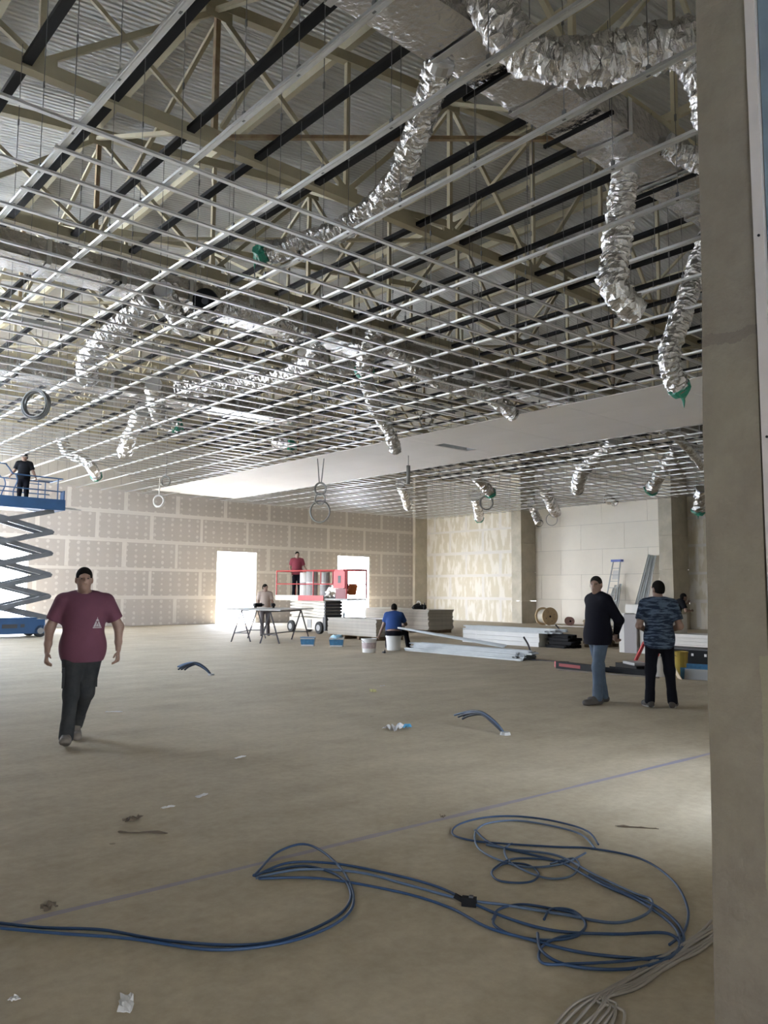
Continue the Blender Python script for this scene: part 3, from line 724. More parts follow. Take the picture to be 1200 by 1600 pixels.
# twisted wire bundle
p = at(638, 742, 5.0); o = empty('wire_bundle', p); tag(o, 'narrow twisted bundle of grey wire hanging in front of the white strip', 'wire bundle')
mb = MB()
for k in range(9):
    a = k * .7
    mb.tube([(math.cos(a + i * .5) * .045, math.sin(a + i * .5) * .045, .28 - i * .07) for i in range(9)], .016, 5)
mb.build('twisted_wire', M_WIRE, o, smooth=True)
MB().tube([(0, 0, .27), (0, 0, .75)], .012, 5).build('hanging_wire', M_WIRE, o)
# ------------------------------------------------------------------ scissor lifts
M_BLUE = mat('lift_blue', (.035, .095, .21), .45, var=.12, vscale=2); M_LGREY = mat('scissor_grey', (.16, .17, .18), .5, var=.15, vscale=3)
M_TYRE = mat('tyre_rubber', (.03, .03, .03), .8); M_RED = mat('lift_red', (.45, .045, .05), .45, var=.1); M_CREAM = mat('lift_cream', (.62, .58, .50), .5, var=.1, vscale=3)
M_DGREY = mat('machine_dark_grey', (.07, .07, .075), .55); M_MIDGREY = mat('machine_grey', (.32, .32, .31), .5)
def wheel(parent, c, r, w, axis='y'):
    d = Vector((0, w / 2, 0)) if axis == 'y' else Vector((w / 2, 0, 0)); c = Vector(c)
    o = MB().tube([c - d, c - d * .7, c + d * .7, c + d], [r * .9, r, r, r * .9], 20).build('wheel', M_TYRE, parent)
    MB().tube([c - d * 1.05, c + d * 1.05], [r * .5, r * .5], 14).build('wheel_hub', M_MIDGREY, o)
def blue_lift():
    o = empty('scissor_lift', (6.95, 27.1, 0), .02); tag(o, 'raised blue scissor lift with long platform at the left edge', 'scissor lift')
    MB().bb(-1.95, 1.85, -.58, .58, .12, .56).bb(-1.8, 1.6, -.54, .54, .56, .62).build('chassis', M_BLUE, o)
    MB().bb(.55, 1.0, -.6, -.575, .3, .42).build('side_vent', M_DGREY, o); MB().bb(1.1, 1.22, -.6, -.575, .32, .42).build('side_vent', M_DGREY, o)
    for x in (-1.6, 1.72):
        for y in (-.5, .5): wheel(o, (x, y, .2), .2, .16)
    zs = [.6 + .69 * k for k in range(6)]
    for y in (-.42, .42):
        for i in range(5):
            MB().beam((-.75, y - .03, zs[i]), (2.0, y - .03, zs[i + 1]), .07, .15).build('scissor_arm', M_LGREY, o)
            MB().beam((2.0, y + .05, zs[i]), (-.75, y + .05, zs[i + 1]), .07, .15).build('scissor_arm', M_LGREY, o)
    for i in range(6):
        for x in (-.75, 2.0):
            if 0 < i < 5 or x < 0: MB().cyl((x, -.48, zs[i]), (x, .5, zs[i]), .045, 10).build('pivot_bar', M_LGREY, o)
    for i in (1, 3): MB().cyl((.0, 0, zs[i] + .1), (1.35, 0, zs[i + 1] - .12), .06, 10).build('ram', M_DGREY, o)
    MB().bb(-1.95, 2.3, -.6, .6, 4.07, 4.13).bb(-1.95, 2.3, -.62, -.58, 4.07, 4.42).bb(-1.95, 2.3, .58, .62, 4.07, 4.42).bb(2.27, 2.31, -.6, .6, 4.07, 4.42).build('platform', M_BLUE, o)
    rail = []
    for y in (-.58, .58):
        MB().tube(spline([(-1.9, y, 5.42), (.2, y, 5.42), (.45, y, 5.36), (.62, y, 5.15), (.75, y, 5.12), (2.2, y, 5.1)], 5), .022, 8).build('top_rail', M_BLUE, o)
        MB().tube([(-1.9, y, 4.72), (2.2, y, 4.68)], .02, 8).build('mid_rail', M_BLUE, o)
        for x in (-1.9, -1.2, -.5, .1, 2.05):
            MB().cyl((x, y, 4.4), (x, y, 5.42 if x < .5 else 5.1), .02, 8).build('rail_post', M_BLUE, o)
        MB().tube(spline([(.72, y, 5.12), (.78, y, 4.9), (.68, y, 4.6), (.68, y, 4.4)], 5), .02, 8).build('rail_post', M_BLUE, o)
        MB().tube([(1.45, y * .9, 4.4), (1.45, y * .9, 5.0), (1.9, y * .9, 5.0)], .018, 6).build('rail_post', M_BLUE, o)
    MB().tube([(2.2, -.58, 5.1), (2.2, .58, 5.1)], .02, 8).build('end_rail', M_BLUE, o)
    MB().bb(2.24, 2.28, -.6, -.3, 4.42, 4.72).build('end_plate', M_BLUE, o)
blue_lift()
o = empty('profile_lengths', (9.1, 26.9, 4.14)); tag(o, 'grey profile lengths poking out over the end of the blue platform', 'profiles')
for k, (y, l) in enumerate(((-.1, .8), (.02, .55), (.12, .7))): MB().bb(-.6, l, y, y + .06, .0 + .03 * k, .03 + .03 * k).build('length', M_GALV_D, o)

def red_lift():
    o = empty('scissor_lift', (17.6, 24.05, 0)); tag(o, 'lowered red and cream scissor lift carrying rolls and foil in front of the wall', 'scissor lift')
    MB().bb(-.38, .38, -1.0, 1.1, .14, .56).build('chassis', M_CREAM, o)
    MB().bb(-.4, -.385, -.3, -.05, .2, .5).build('side_hatch', M_MIDGREY, o); MB().bb(-.40, .40, -1.16, -1.0, .12, .6).build('battery_box', M_DGREY, o)
    for y in (-.82, .92):
        for x in (-.4, .4): wheel(o, (x, y, .22), .22, .14, 'x')
    for i in range(5):
        z = .6 + .115 * i
        for x in (-.3, .3):
            MB().beam((x - .03, -1.05, z), (x - .03, 1.1, z + .1), .06, .07).build('scissor_arm', M_CREAM, o)
            MB().beam((x + .04, 1.1, z), (x + .04, -1.05, z + .1), .06, .07).build('scissor_arm', M_CREAM, o)
        MB().cyl((-.38, -1.08, z + .05), (.38, -1.08, z + .05), .05, 8).build('pivot_bar', M_DGREY, o)
    MB().bb(-.45, .45, -1.1, 1.95, 1.17, 1.27).build('platform', M_CREAM, o)
    MB().bb(-.47, -.45, -1.1, .45, 1.17, 1.36).build('toe_board', M_RED, o); MB().bb(-.47, -.45, .45, 1.95, 1.17, 1.36).build('toe_board', M_CREAM, o)
    MB().bb(-.42, .42, -2.4, -1.1, 1.2, 1.26).build('extension_deck', M_MIDGREY, o)
    for x in (-.44, .44):
        MB().tube([(x, 1.93, 2.27), (x, -2.4, 2.24)], .026, 8).build('top_rail', M_RED, o); MB().tube([(x, 1.93, 1.78), (x, -2.4, 1.76)], .02, 8).build('mid_rail', M_RED, o)
        for y in (1.93, -.45, -2.38): MB().cyl((x, y, 1.27), (x, y, 2.27), .026, 8).build('rail_post', M_RED, o)
        MB().cyl((x, -.9, 1.76), (x, -.9, 2.26), .02, 8).build('rail_post', M_RED, o)
    for y in (1.93, -2.38):
        MB().tube([(-.44, y, 2.26), (.44, y, 2.26)], .024, 8).build('end_rail', M_RED, o)
    MB().bb(-.5, -.36, -2.36, -1.72, 1.62, 2.2).bb(-.5, -.38, -2.28, -1.8, 2.2, 2.27).build('control_box', M_RED, o)
    MB().bb(-.505, -.5, -2.14, -1.98, 1.8, 2.05).build('control_panel', M_DGREY, o)
    MB().bb(-.46, -.38, -2.36, -1.8, 1.26, 1.6).build('lower_plate', mat('dull_maroon', (.20, .05, .06), .5), o)
red_lift()
M_ROLLW = mat('roll_white', (.72, .70, .67), .8); M_ROLLG = mat('roll_grey', (.42, .41, .40), .8, var=.1)
for i, (y, r, h, m, l) in enumerate(((24.66, .19, .93, M_ROLLW, 'white upright roll beside the man on the red lift'), (24.22, .21, .96, M_ROLLG, 'grey upright roll in the middle of the red lift platform'), (23.42, .18, .92, M_ROLLG, 'grey upright roll next to the foil bundle on the red lift'))):
    o = empty('material_roll', (17.55, y, 1.27)); tag(o, l, 'roll')
    MB().lathe((0, 0, 0), [(0, .0), (r, .0), (r * 1.01, .02), (r, h - .02), (r * .97, h), (r * .3, h), (r * .3, h - .2), (0, h - .2)], 18).build('wrap', m, o, smooth=False)
    MB().lathe((0, 0, h * .5), [(r * 1.012, 0), (r * 1.015, .05), (r * 1.012, .1)], 18).build('band', M_ROLLW if m is M_ROLLG else M_ROLLG, o)
o = empty('foil_bundle', (17.5, 22.45, 1.27)); tag(o, 'crumpled bundle of silver foil duct on the red lift extension', 'foil bundle')
mb = MB().tube(spline([(0, .75, .06), (0, .45, .2), (0, .1, .3), (0, -.3, .33), (0, -.55, .25)], 14), [.05 + .22 * math.sin(PI * min(1, i / 50)) ** .7 for i in range(57)], 20)
for i, v in enumerate(mb.v):
    q = Vector(v) + mnoise.noise_vector(Vector(v) * 9) * .06; mb.v[i] = (q.x, q.y, max(q.z, .0))
mb.build('crumpled_foil', M_FLEX, o)
MB().box((.05, -.62, .3), (.3, .12, .35), (.3, 0, 0)).build('orange_wrap', mat('orange_wrap', (.65, .18, .05), .6), o)

# ------------------------------------------------------------------ trestle table
M_DSTEEL = mat('dark_steel', (.06, .055, .06), .5); M_TABLE = mat('grey_table_board', (.50, .49, .46), .7, var=.1)
def trestle(a, b, label):
    a = Vector((a[0], a[1], 0)); b = Vector((b[0], b[1], 0)); d = (b - a).normalized(); n = Vector((-d.y, d.x, 0))
    o = empty('trestle', (a + b) / 2); tag(o, label, 'trestle', 'trestles under the work table'); c = (a + b) / 2
    for e in (a, b):
        for s_ in (-1, 1):
            MB().beam(e - c + n * .28 * s_ - d * .05 * s_, e - c + Vector((0, 0, .92)), .035, .035).build('leg', M_DSTEEL, o)
    MB().beam(a - c + Vector((0, 0, .92)), b - c + Vector((0, 0, .92)), .05, .05).build('top_bar', M_DSTEEL, o)
    MB().beam(a - c + n * .2 + Vector((0, 0, .26)), b - c + n * .2 + Vector((0, 0, .26)), .03, .03).build('stretcher', M_DSTEEL, o)
    for e in (a, b): MB().beam(e - c + n * .2 + Vector((0, 0, .26)), e - c - n * .2 + Vector((0, 0, .26)), .025, .025).build('cross_bar', M_DSTEEL, o)
trestle((12.62, 20.95), (13.95, 22.2), 'dark steel trestle at the left end of the work table')
trestle((12.85, 19.75), (14.7, 20.85), 'dark steel trestle at the right end of the work table, nearer the tubs')
o = empty('table_top', (13.5, 20.9, .945), math.radians(33)); tag(o, 'wide grey table top of boards laid over two trestles', 'table top')
for k in range(3): MB().bb(-1.3, 1.35 + .1 * k, -.98 + .66 * k, -.33 + .66 * k - .01, 0, .03 + .004 * k).build('board', M_TABLE, o)
for i, (x, y, w, l) in enumerate(((13.55, 21.5, .16, 'black power tool on the table, left of the worker hip'), (13.95, 21.3, .22, 'black power tool on the table, right of the worker hip'))):
    o = empty('power_tool', (x, y, .985), i * 1.1); tag(o, l, 'power tool')
    MB().cyl((-w, 0, .09), (w * .7, 0, .09), .06, 12).build('motor_body', M_BLACK, o); MB().cyl((w * .7, 0, .09), (w * 1.2, 0, .09), .03, 10).build('chuck', M_DGREY, o)
    MB().bb(-w * .9, -w * .5, -.03, .03, 0, .12).build('grip', M_BLACK, o)
o = empty('paint_can', (14.75, 21.9, .98)); 
COL.objects.unlink(o); bpy.data.objects.remove(o)

# ------------------------------------------------------------------ tubs, buckets
M_TUBG = mat('pale_plastic', (.55, .56, .55), .5, var=.08); M_TUBB = mat('blue_label', (.05, .17, .30), .5, var=.25, vscale=14)
def tub(loc, label, rz, bag=False):
    o = empty('plastic_tub', loc, rz); tag(o, label, 'tub', 'plastic tubs in front of the board stack')
    v = []; 
    mb = MB(); x0, x1, y0, y1, h = .17, .2, .12, .15, .24
    mb.add([(-x0, -y0, 0), (x0, -y0, 0), (x0, y0, 0), (-x0, y0, 0), (-x1, -y1, h), (x1, -y1, h), (x1, y1, h), (-x1, y1, h), (-x1 + .015, -y1 + .015, h), (x1 - .015, -y1 + .015, h), (x1 - .015, y1 - .015, h), (-x1 + .015, y1 - .015, h), (-x0 + .02, -y0 + .02, .06), (x0 - .02, -y0 + .02, .06), (x0 - .02, y0 - .02, .06), (-x0 + .02, y0 - .02, .06)],
           [(3, 2, 1, 0)] + [(i, (i + 1) % 4, 4 + (i + 1) % 4, 4 + i) for i in range(4)] + [(4 + i, 4 + (i + 1) % 4, 8 + (i + 1) % 4, 8 + i) for i in range(4)] + [(8 + i, 8 + (i + 1) % 4, 12 + (i + 1) % 4, 12 + i) for i in range(4)] + [(12, 13, 14, 15)])
    mb.build('tub_body', M_TUBG, o)
    MB().add([(-.176, -.128, .04), (.176, -.128, .04), (.196, -.150, .19), (-.196, -.150, .19)], [(0, 1, 2, 3)]).build('blue_label', M_TUBB, o, recalc=False)
    MB().box((0, -.158, .235), (.40, .016, .02)).box((0, .158, .235), (.40, .016, .02)).build('rim', M_TUBB if not bag else M_TUBG, o)
    if bag:
        m2 = MB().lathe((0, 0, .2), [(.19, 0), (.17, .05), (.1, .1), (.02, .12)], 12)
        for i, q in enumerate(m2.v): m2.v[i] = tuple(Vector(q) + mnoise.noise_vector(Vector(q) * 13) * .05)
        m2.build('plastic_film', mat('blue_film', (.25, .42, .52), .3), o)
tub((13.23, 18.4, 0), 'blue and grey open plastic tub, left of the two by the boards', -.75)
tub((13.72, 17.73, 0), 'blue and grey plastic tub heaped with film, right of the two', -.75, True)
def bucket(loc, r, h, label, m, m2=None, lid=False, handle=True, rz=0):
    o = empty('bucket', loc, rz); tag(o, label, 'bucket')
    MB().lathe((0, 0, 0), [(0, .004), (r * .84, 0), (r * .86, .01), (r, h), (r * 1.05, h), (r * 1.05, h - .03), (r * 1.02, h - .03)] if lid else [(0, .004), (r * .84, 0), (r, h), (r * 1.05, h), (r * 1.05, h - .025), (r * .97, h - .004), (r * .82, .02), (0, .02)], 22).build('bucket_wall', m, o)
    if lid: MB().lathe((0, 0, h), [(r * 1.06, -.02), (r * 1.06, .012), (0, .012)], 22).build('lid', m, o)
    if m2: MB().lathe((0, 0, h * .3), [(r * .905, 0), (r * .955, h * .42)], 22).build('printed_band', m2, o)
    if handle: MB().tube([(r * 1.05 * math.cos(a), r * .25 + .04 * math.sin(a) - r * 1.25 * math.sin(a) * .9, h - .04 - .10 * math.sin(a)) for a in [PI * i / 12 for i in range(13)]], .005, 5).build('handle', M_DSTEEL, o)
    return o
M_WPL = mat('white_plastic', (.66, .65, .62), .5, var=.06)
bucket((13.05, 15.55, 0), .19, .34, 'white printed bucket beside the seated worker, nearest the camera', M_WPL, mat('faded_print', (.45, .36, .36), .6, var=.3, vscale=9))
bucket((14.05, 15.75, 0), .2, .36, 'upturned white bucket the blue-shirted worker sits on', M_WPL, None, True, False)
o = MB().box((0, 0, .02), (.07, .05, .04)).box((.03, 0, .05), (.02, .02, .06)).build('small_tool', M_DGREY); o.location = (13.2, 15.15, 0); tag(o, 'small dark tool lying by the printed bucket', 'tool')

# ------------------------------------------------------------------ plasterboard stacks
M_GYP = mat('gypsum_edge', (.50, .465, .41), .85, var=.05, vscale=8, obj_random=.12); M_WOOD = mat('pallet_wood', (.20, .14, .085), .8, var=.25, vscale=10)
def board_stack(loc, L, Wd, n, t, label, rag=.03, rz=0.0):
    o = empty('pallet', loc, rz); tag(o, 'low timber pallet under the ' + label, 'pallet')
    for k in range(4):
        y = -L / 2 + .15 + (L - .3) * k / 3
        MB().bb(-Wd / 2, Wd / 2, y - .05, y + .05, 0, .1).build('bearer', M_WOOD, o)
    for x in (-.4, .4): MB().bb(Wd * x - .05, Wd * x + .05, -L / 2, L / 2, .1, .125).build('pallet_deck', M_WOOD, o)
    me = MB().box((0, 0, 0), (Wd, L, t - .003)).mesh('plasterboard_sheet'); me.materials.append(M_GYP); base = Vector(loc)
    for k in range(n):
        q = link('plasterboard_sheet', me, None, None, loc=base + Vector((random.uniform(-.012, .012), random.uniform(-rag, rag), .125 + t * (k + .5))))
        tag(q, 'plasterboard sheets in the ' + label, 'plasterboard', 'sheets of the ' + label)
    return o
board_stack((16.72, 20.1, 0), 2.45, 1.2, 14, .038, 'lower board stack beside the two tubs', .012)
board_stack((21.3, 22.75, 0), 3.0, 1.3, 18, .041, 'tall long board stack behind the seated worker', .05)
board_stack((21.9, 24.95, 0), 1.3, 1.3, 18, .041, 'pale board stack half hidden behind the lower one', .03)
o = empty('work_bag', (20.95, 22.05, .863)); tag(o, 'black bag with white plastic lying on top of the tall board stack', 'bag')
mb = MB().lathe((0, 0, 0), [(0, 0), (.2, .0), (.25, .06), (.2, .15), (.08, .2), (0, .2)], 14)
for i, v in enumerate(mb.v):
    q = Vector(v) * 1.0 + mnoise.noise_vector(Vector(v) * 7) * .05; mb.v[i] = (q.x, q.y * 1.3, max(0, q.z))
mb.build('bag_body', M_BLACK, o); MB().tube(spline([(-.1, -.2, .08), (-.05, -.1, .28), (0, .1, .27), (.05, .22, .1)], 6), .018, 6).build('strap', M_WPL, o)
o = empty('bottle', (20.75, 21.55, .863)); tag(o, 'dark upright bottle on the right end of the tall board stack', 'bottle')
MB().lathe((0, 0, 0), [(0, 0), (.045, 0), (.047, .15), (.02, .2), (.02, .23), (0, .23)], 12).build('bottle_body', M_BLACK, o); MB().cyl((0, 0, .23), (0, 0, .255), .024, 10).build('cap', M_DGREY, o)
o = empty('bottle', (16.3, 20.7, .66)); tag(o, 'small grey bottle standing on the lower board stack', 'bottle')
MB().lathe((0, 0, 0), [(0, 0), (.04, 0), (.042, .13), (.018, .17), (.018, .2), (0, .2)], 12).build('bottle_body', M_MIDGREY, o); MB().cyl((0, 0, .2), (0, 0, .225), .022, 10).build('cap', M_DGREY, o)
o = MB().box((0, 0, .009), (.5, .7, .018)).build('board_offcut', M_WHITEBOARD); o.location = (16.5, 19.15, .665); o.rotation_euler = (0, 0, .3); tag(o, 'pale board offcut overhanging the end of the lower stack', 'offcut')

# ------------------------------------------------------------------ metal profile piles
U_PROF = [(-.025, 0), (.025, 0), (.025, .025), (.0225, .025), (.0225, .0025), (-.0225, .0025), (-.0225, .025), (-.025, .025)]
C_PROF = [(-.04, 0), (.04, 0), (.04, .04), (.03, .04), (.03, .037), (.037, .037), (.037, .003), (-.037, .003), (-.037, .037), (-.03, .037), (-.03, .04), (-.04, .04)]
def profile_pile(loc, L, rows, label, ws=.075, spread=.05, yaw=.05, rz=0, prof=C_PROF, lenjit=.3, group=None, matl=None):
    base = Vector(loc)
    for r, n in enumerate(rows):
        for k in range(n):
            x = (k - (n - 1) / 2) * ws * 1.12 + random.uniform(-.01, .01); a = random.uniform(-yaw, yaw); l = L + random.uniform(-lenjit, lenjit)
            me = MB().extrude(prof, (0, -l / 2, 0), (0, l / 2, 0)).mesh('metal_profile'); me.materials.append(matl or M_GALV_P)
            q = link('metal_profile', me, None, None, loc=base + Vector((x, random.uniform(-.15, .15), .042 * r)), rot=(0, 0, a)); tag(q, label, 'metal profile', label)
M_GALV_P = mat('zinc_profile', (.40, .42, .42), .6, metal=.25, var=.10, vscale=3)
profile_pile((14.5, 13.55, .0), 3.6, (9, 8, 7, 5, 4), 'zinc profile in the spread pile beside the seated worker', yaw=.035)
for a, b in (((-.3, 1.55, .36), (.25, -1.5, .02)), ((-.12, 1.6, .34), (.55, -1.3, .03))):
    o = MB().extrude(C_PROF, a, b).build('metal_profile', M_GALV_P); o.location = (14.25, 13.9, .21); tag(o, 'long profile slanting over the pile beside the seated worker', 'metal profile', 'slanting profiles over the pile')
o = MB().cyl((0, 0, .012), (.35, -1.7, .012), .012, 8).build('steel_rod', M_DSTEEL); o.location = (14.3, 12.4, 0); tag(o, 'thin dark rod sticking out past the profile pile on the floor', 'rod')
# second pile: wrapped white packs, profiles on top, black ends
for k in range(3):
    for j in range(2): o = MB().box((0, 0, 0), (.35, 2.9, .12)).box((0, -.9, 0), (.354, .06, .124)).box((0, .9, 0), (.354, .06, .124)).build('wrapped_pack', mat('wrapped_white', (.60, .60, .58), .4, var=.06)); o.location = (18.27 + .36 * j, 15.65 + random.uniform(-.04, .04), .065 + .125 * k); tag(o, 'white wrapped pack in the low stack under the bright profiles', 'wrapped pack', 'white wrapped packs')
profile_pile((18.5, 15.5, .376), 3.1, (8, 7, 5), 'bright zinc profile lying on the white wrapped packs', ws=.08, yaw=.02)
for k in range(4):
    for j in range(7 - k):
        me = MB().extrude(C_PROF, (0, -.35, 0), (0, .35, 0)).mesh('dark_profile'); me.materials.append(M_BLACK)
        q = link('dark_profile', me, None, None, loc=(18.3 + .11 * j + .04 * k, 13.72 + random.uniform(-.08, .08), .09 * k + (.01 if k else 0)), scale=(1.25, 1, 2.0), rot=(0, random.uniform(-.05, .05), random.uniform(-.12, .12))); tag(q, 'short black profile in the heap at the near end of the wrapped packs', 'metal profile', 'black profiles at the end of the packs')
for k in range(4):
    for j in range(6 - k):
        o = MB().box((0, 0, 0), (.14, .5, .09)).build('timber_block', mat('brown_timber', (.16, .115, .07), .8, var=.3, vscale=9, obj_random=.3)); o.location = (19.3 + .16 * j + .08 * k, 13.3 + random.uniform(-.08, .08), .045 + .092 * k); o.rotation_euler = (0, 0, random.uniform(-.1, .1)); tag(o, 'brown timber block in the heap at the end of the profile stack', 'timber block', 'brown timber blocks')
# floor posts (conduit stubs)
def post(loc, h, label, lean=.1):
    o = empty('conduit_stub', loc); tag(o, label, 'conduit stub')
    MB().tube(spline([(0, 0, 0), (-lean * .3, lean * .3, h * .5), (-lean, lean, h)], 5), .022, 8).build('pipe', M_DSTEEL, o)
    MB().lathe((0, 0, 0), [(0, .03), (.06, .03), (.08, 0)], 10).build('foot', M_DSTEEL, o); MB().tube([(0, 0, .02), (.1, -.08, .05)], .02, 6).build('side_pipe', M_DSTEEL, o)
post((15.92, 12.76, 0), .42, 'bare dark conduit standing up from the floor before the profile stack', .12)
post((21.3, 15.7, 0), .5, 'thin dark conduit pair rising behind the profile stack', .2)

# ------------------------------------------------------------------ along the right wall
M_PLY = mat('drum_plywood', (.46, .34, .20), .7, var=.15, vscale=5); M_ROPE = mat('pale_cable', (.66, .62, .54), .6, var=.08, vscale=30)
def drum(loc, R, w, rz, label, m, mc):
    o = empty('cable_drum', loc, rz); tag(o, label, 'cable drum')
    for s_ in (-1, 1):
        d = MB().tube([(0, s_ * w / 2 - .02, R), (0, s_ * w / 2 + .02, R)], [R, R], 28).build('flange', m, o)
        MB().tube([(0, s_ * (w / 2 + .022), R), (0, s_ * (w / 2 + .026), R)], [.05, .05], 12).build('hub_hole', M_BLACK, d)
        for k in range(4): MB().cyl((R * .55 * math.cos(k * PI / 2 + .4), s_ * (w / 2 + .02), R + R * .55 * math.sin(k * PI / 2 + .4)), (R * .55 * math.cos(k * PI / 2 + .4), s_ * (w / 2 + .03), R + R * .55 * math.sin(k * PI / 2 + .4)), .018, 8).build('bolt', M_DSTEEL, d)
    n = 22; pts = []; rs = []
    for i in range(n * 2 + 1):
        pts.append((0, -w / 2 + .02 + (w - .04) * i / (n * 2), R)); rs.append(R * (.74 if i % 2 else .765))
    MB().tube(pts, rs, 28).build('wound_cable', mc, o)
drum((30.7, 23.65, 0), .42, .62, -.35, 'wooden cable drum wound with pale cable by the concrete column', M_PLY, M_ROPE)
drum((31.6, 23.0, 0), .2, .3, -.7, 'small reddish cable reel beside the wooden drum', mat('reel_red', (.34, .20, .17), .6), mat('maroon_cable', (.30, .14, .12), .6))
o = empty('cardboard_box', (31.9, 22.0, 0), .3); tag(o, 'small tan carton on the floor right of the reels', 'carton')
MB().bb(-.22, .22, -.3, .3, 0, .26).build('carton_body', mat('cardboard', (.48, .38, .26), .8, var=.08), o); MB().box((-.3, 0, .25), (.2, .58, .008), (0, -.4, 0)).build('flap', mat('cardboard', (.48, .38, .26)), o)
o = empty('floor_profile', (30.4, 22.0, 0), 0.0); tag(o, 'long white track lying on the floor in front of the drums', 'metal profiles')
MB().extrude(U_PROF, (0, -2.2, 0), (.2, 1.6, 0)).build('track', M_WPL, o)
o = empty('step_ladder', (31.75, 20.75, 0), 0.0); tag(o, 'white step ladder with blue top leaning on the beige wall', 'ladder')
for y in (-.26, .26): MB().beam((-.45, y * 1.25, 0), (.42, y * .72, 3.0), .05, .03).build('stile', M_GALV_P, o)
for k in range(9):
    t = (k + 1) / 10.2; MB().beam((-.45 + .87 * t, -.26 * 1.25 + .26 * .53 * t, 3.0 * t), (-.45 + .87 * t, .26 * 1.25 - .26 * .53 * t, 3.0 * t), .06, .025).build('rung', M_GALV_P, o)
MB().box((.44, 0, 3.0), (.22, .52, .1)).build('top_cap', mat('blue_cap', (.12, .16, .5), .5), o); MB().box((.3, 0, 2.35), (.02, .32, .42), (0, .28, 0)).build('label_plate', M_WPL, o)
def leaning(loc, items, label, cat='metal profiles'):
    o = empty('leaning_profiles', loc); tag(o, label, cat)
    for (y0, y1, run, h, w) in items: MB().extrude([(-w / 2, 0), (w / 2, 0), (w / 2, .03), (w / 2 - .004, .03), (w / 2 - .004, .004), (-w / 2 + .004, .004), (-w / 2 + .004, .03), (-w / 2, .03)], (-run, y0, 0), (0, y1, h), up=(-1, 0, .3)).build('metal_profile', M_GALV_P, o)
leaning((32.6, 19.5, 0), [(.35, -.15, .9, 3.25, .1), (.22, -.22, .85, 3.2, .1), (.08, -.30, .85, 3.22, .1), (-.05, -.36, .8, 3.15, .1), (-.15, -.45, .8, 3.2, .1), (-.32, -.62, .7, 2.1, .1)], 'fan of tall zinc profiles leaning on the beige wall right of the ladder')
leaning((32.6, 21.2, 0), [(.3, .0, .6, 1.75, .1), (.15, -.1, .6, 1.9, .1), (-.05, -.2, .55, 1.8, .1), (-.3, -.35, .5, 1.95, .1)], 'short zinc profiles leaning on the wall behind the navy-jacketed man')

# white panels and boxes behind the two men
M_PAN = mat('off_white_panel', (.66, .64, .60), .6, var=.04); M_PAN_D = mat('grey_panel', (.30, .28, .28), .6)
o = empty('boxed_panels', (18.9, 11.4, 0)); tag(o, 'upright white and grey boxed panels between the two standing men', 'panel stack')
for k, (x0, x1, y0, y1, h, m) in enumerate(((-.55, .35, .25, .42, 1.0, M_PAN), (-.6, .3, -.12, .24, .98, M_PAN_D), (-.5, .35, -.3, -.14, 1.0, M_PAN), (-.45, .4, -.95, -.31, .99, M_PAN), (-.1, .5, -.2, .5, 1.22, M_PAN))):
    MB().bb(x0, x1, y0, y1, 0, h).build('panel', m, o)
o = empty('white_board_stack', (18.95, 9.3, 0)); tag(o, 'long low stack of white boards behind the man in the patterned shirt', 'board stack')
for k in range(6): MB().box((0, random.uniform(-.03, .03), .06 + .085 * k), (.9, 2.2, .08)).build('board', M_PAN, o)
o = MB().box((0, 0, .015), (.25, .4, .03)).box((.02, .05, .045), (.2, .1, .03)).build('board_offcut', mat('brown_timber', (.16, .115, .07))); o.location = (18.8, 9.2, .55); o.rotation_euler = (0, 0, .6); tag(o, 'thin offcuts on top of the low white boards', 'offcut')
o = empty('storage_box', (15.4, 8.35, 0)); tag(o, 'black box with a row of white dots on the floor by the pillar', 'black box')
MB().bb(-.25, .25, -1.0, .45, .05, .40).build('box_body', M_BLACK, o)
MB().bb(-.27, .27, -1.02, .47, .40, .43).build('box_lid', M_DGREY, o)
for k in range(5): MB().box((-.255, .3 - .27 * k, .31), (.012, .045, .05)).build('white_dot', M_WPL, o)
for x in (-.2, .2):
    for y in (-.9, .35): MB().bb(x - .04, x + .04, y - .04, y + .04, 0, .05).build('foot', M_BLACK, o)
o = empty('open_carton', (13.75, 7.35, 0), .25); tag(o, 'open carton with cream flap and blue side near the pillar', 'carton')
MB().bb(-.2, .25, -.3, .18, 0, .03).bb(-.2, -.18, -.3, .18, 0, .2).bb(.23, .25, -.3, .18, 0, .24).bb(-.2, .25, -.3, -.28, 0, .24).build('carton_body', M_TUBB, o)
MB().box((-.25, .24, .12), (.3, .01, .28), (-.5, 0, .5)).build('cream_flap', mat('cream_card', (.60, .50, .36), .8), o); MB().box((-.22, -.1, .1), (.012, .4, .2), (0, .3, 0)).build('grey_flap', M_MIDGREY, o)
# tools in front
o = empty('tool_case', (14.2, 8.85, 0), -.6); tag(o, 'open red and black tool case between the standing men', 'tool case')
MB().bb(-.15, .35, -.5, .5, 0, .12).build('case_base', M_BLACK, o)
lid = MB(); 
for (y0, y1, z0, z1) in ((-.42, .42, 0, .05), (-.42, .42, .42, .47), (-.42, -.36, 0, .47), (.36, .42, 0, .47)): lid.bb(-.02, .03, y0, y1, z0, z1)
l = lid.build('red_frame', M_RED, o); l.location = (.2, 0, .12); l.rotation_euler = (0, .5, 0)
MB().bb(-.1, .2, -.3, .25, .12, .17).build('tool_tray', M_MIDGREY, o)
o = empty('tool_bag', (13.3, 9.55, 0), -.2); tag(o, 'black and red long tool bag left of the navy-jacketed man on the floor', 'tool bag')
MB().box((0, 0, .07), (.14, 1.0, .14)).build('bag_body', M_BLACK, o); MB().box((-.072, .1, .08), (.004, .6, .06)).build('red_stripe', mat('dark_red_cloth', (.22, .03, .03), .7), o); MB().box((0, .52, .08), (.12, .05, .12)).build('end_cap', M_RED, o)
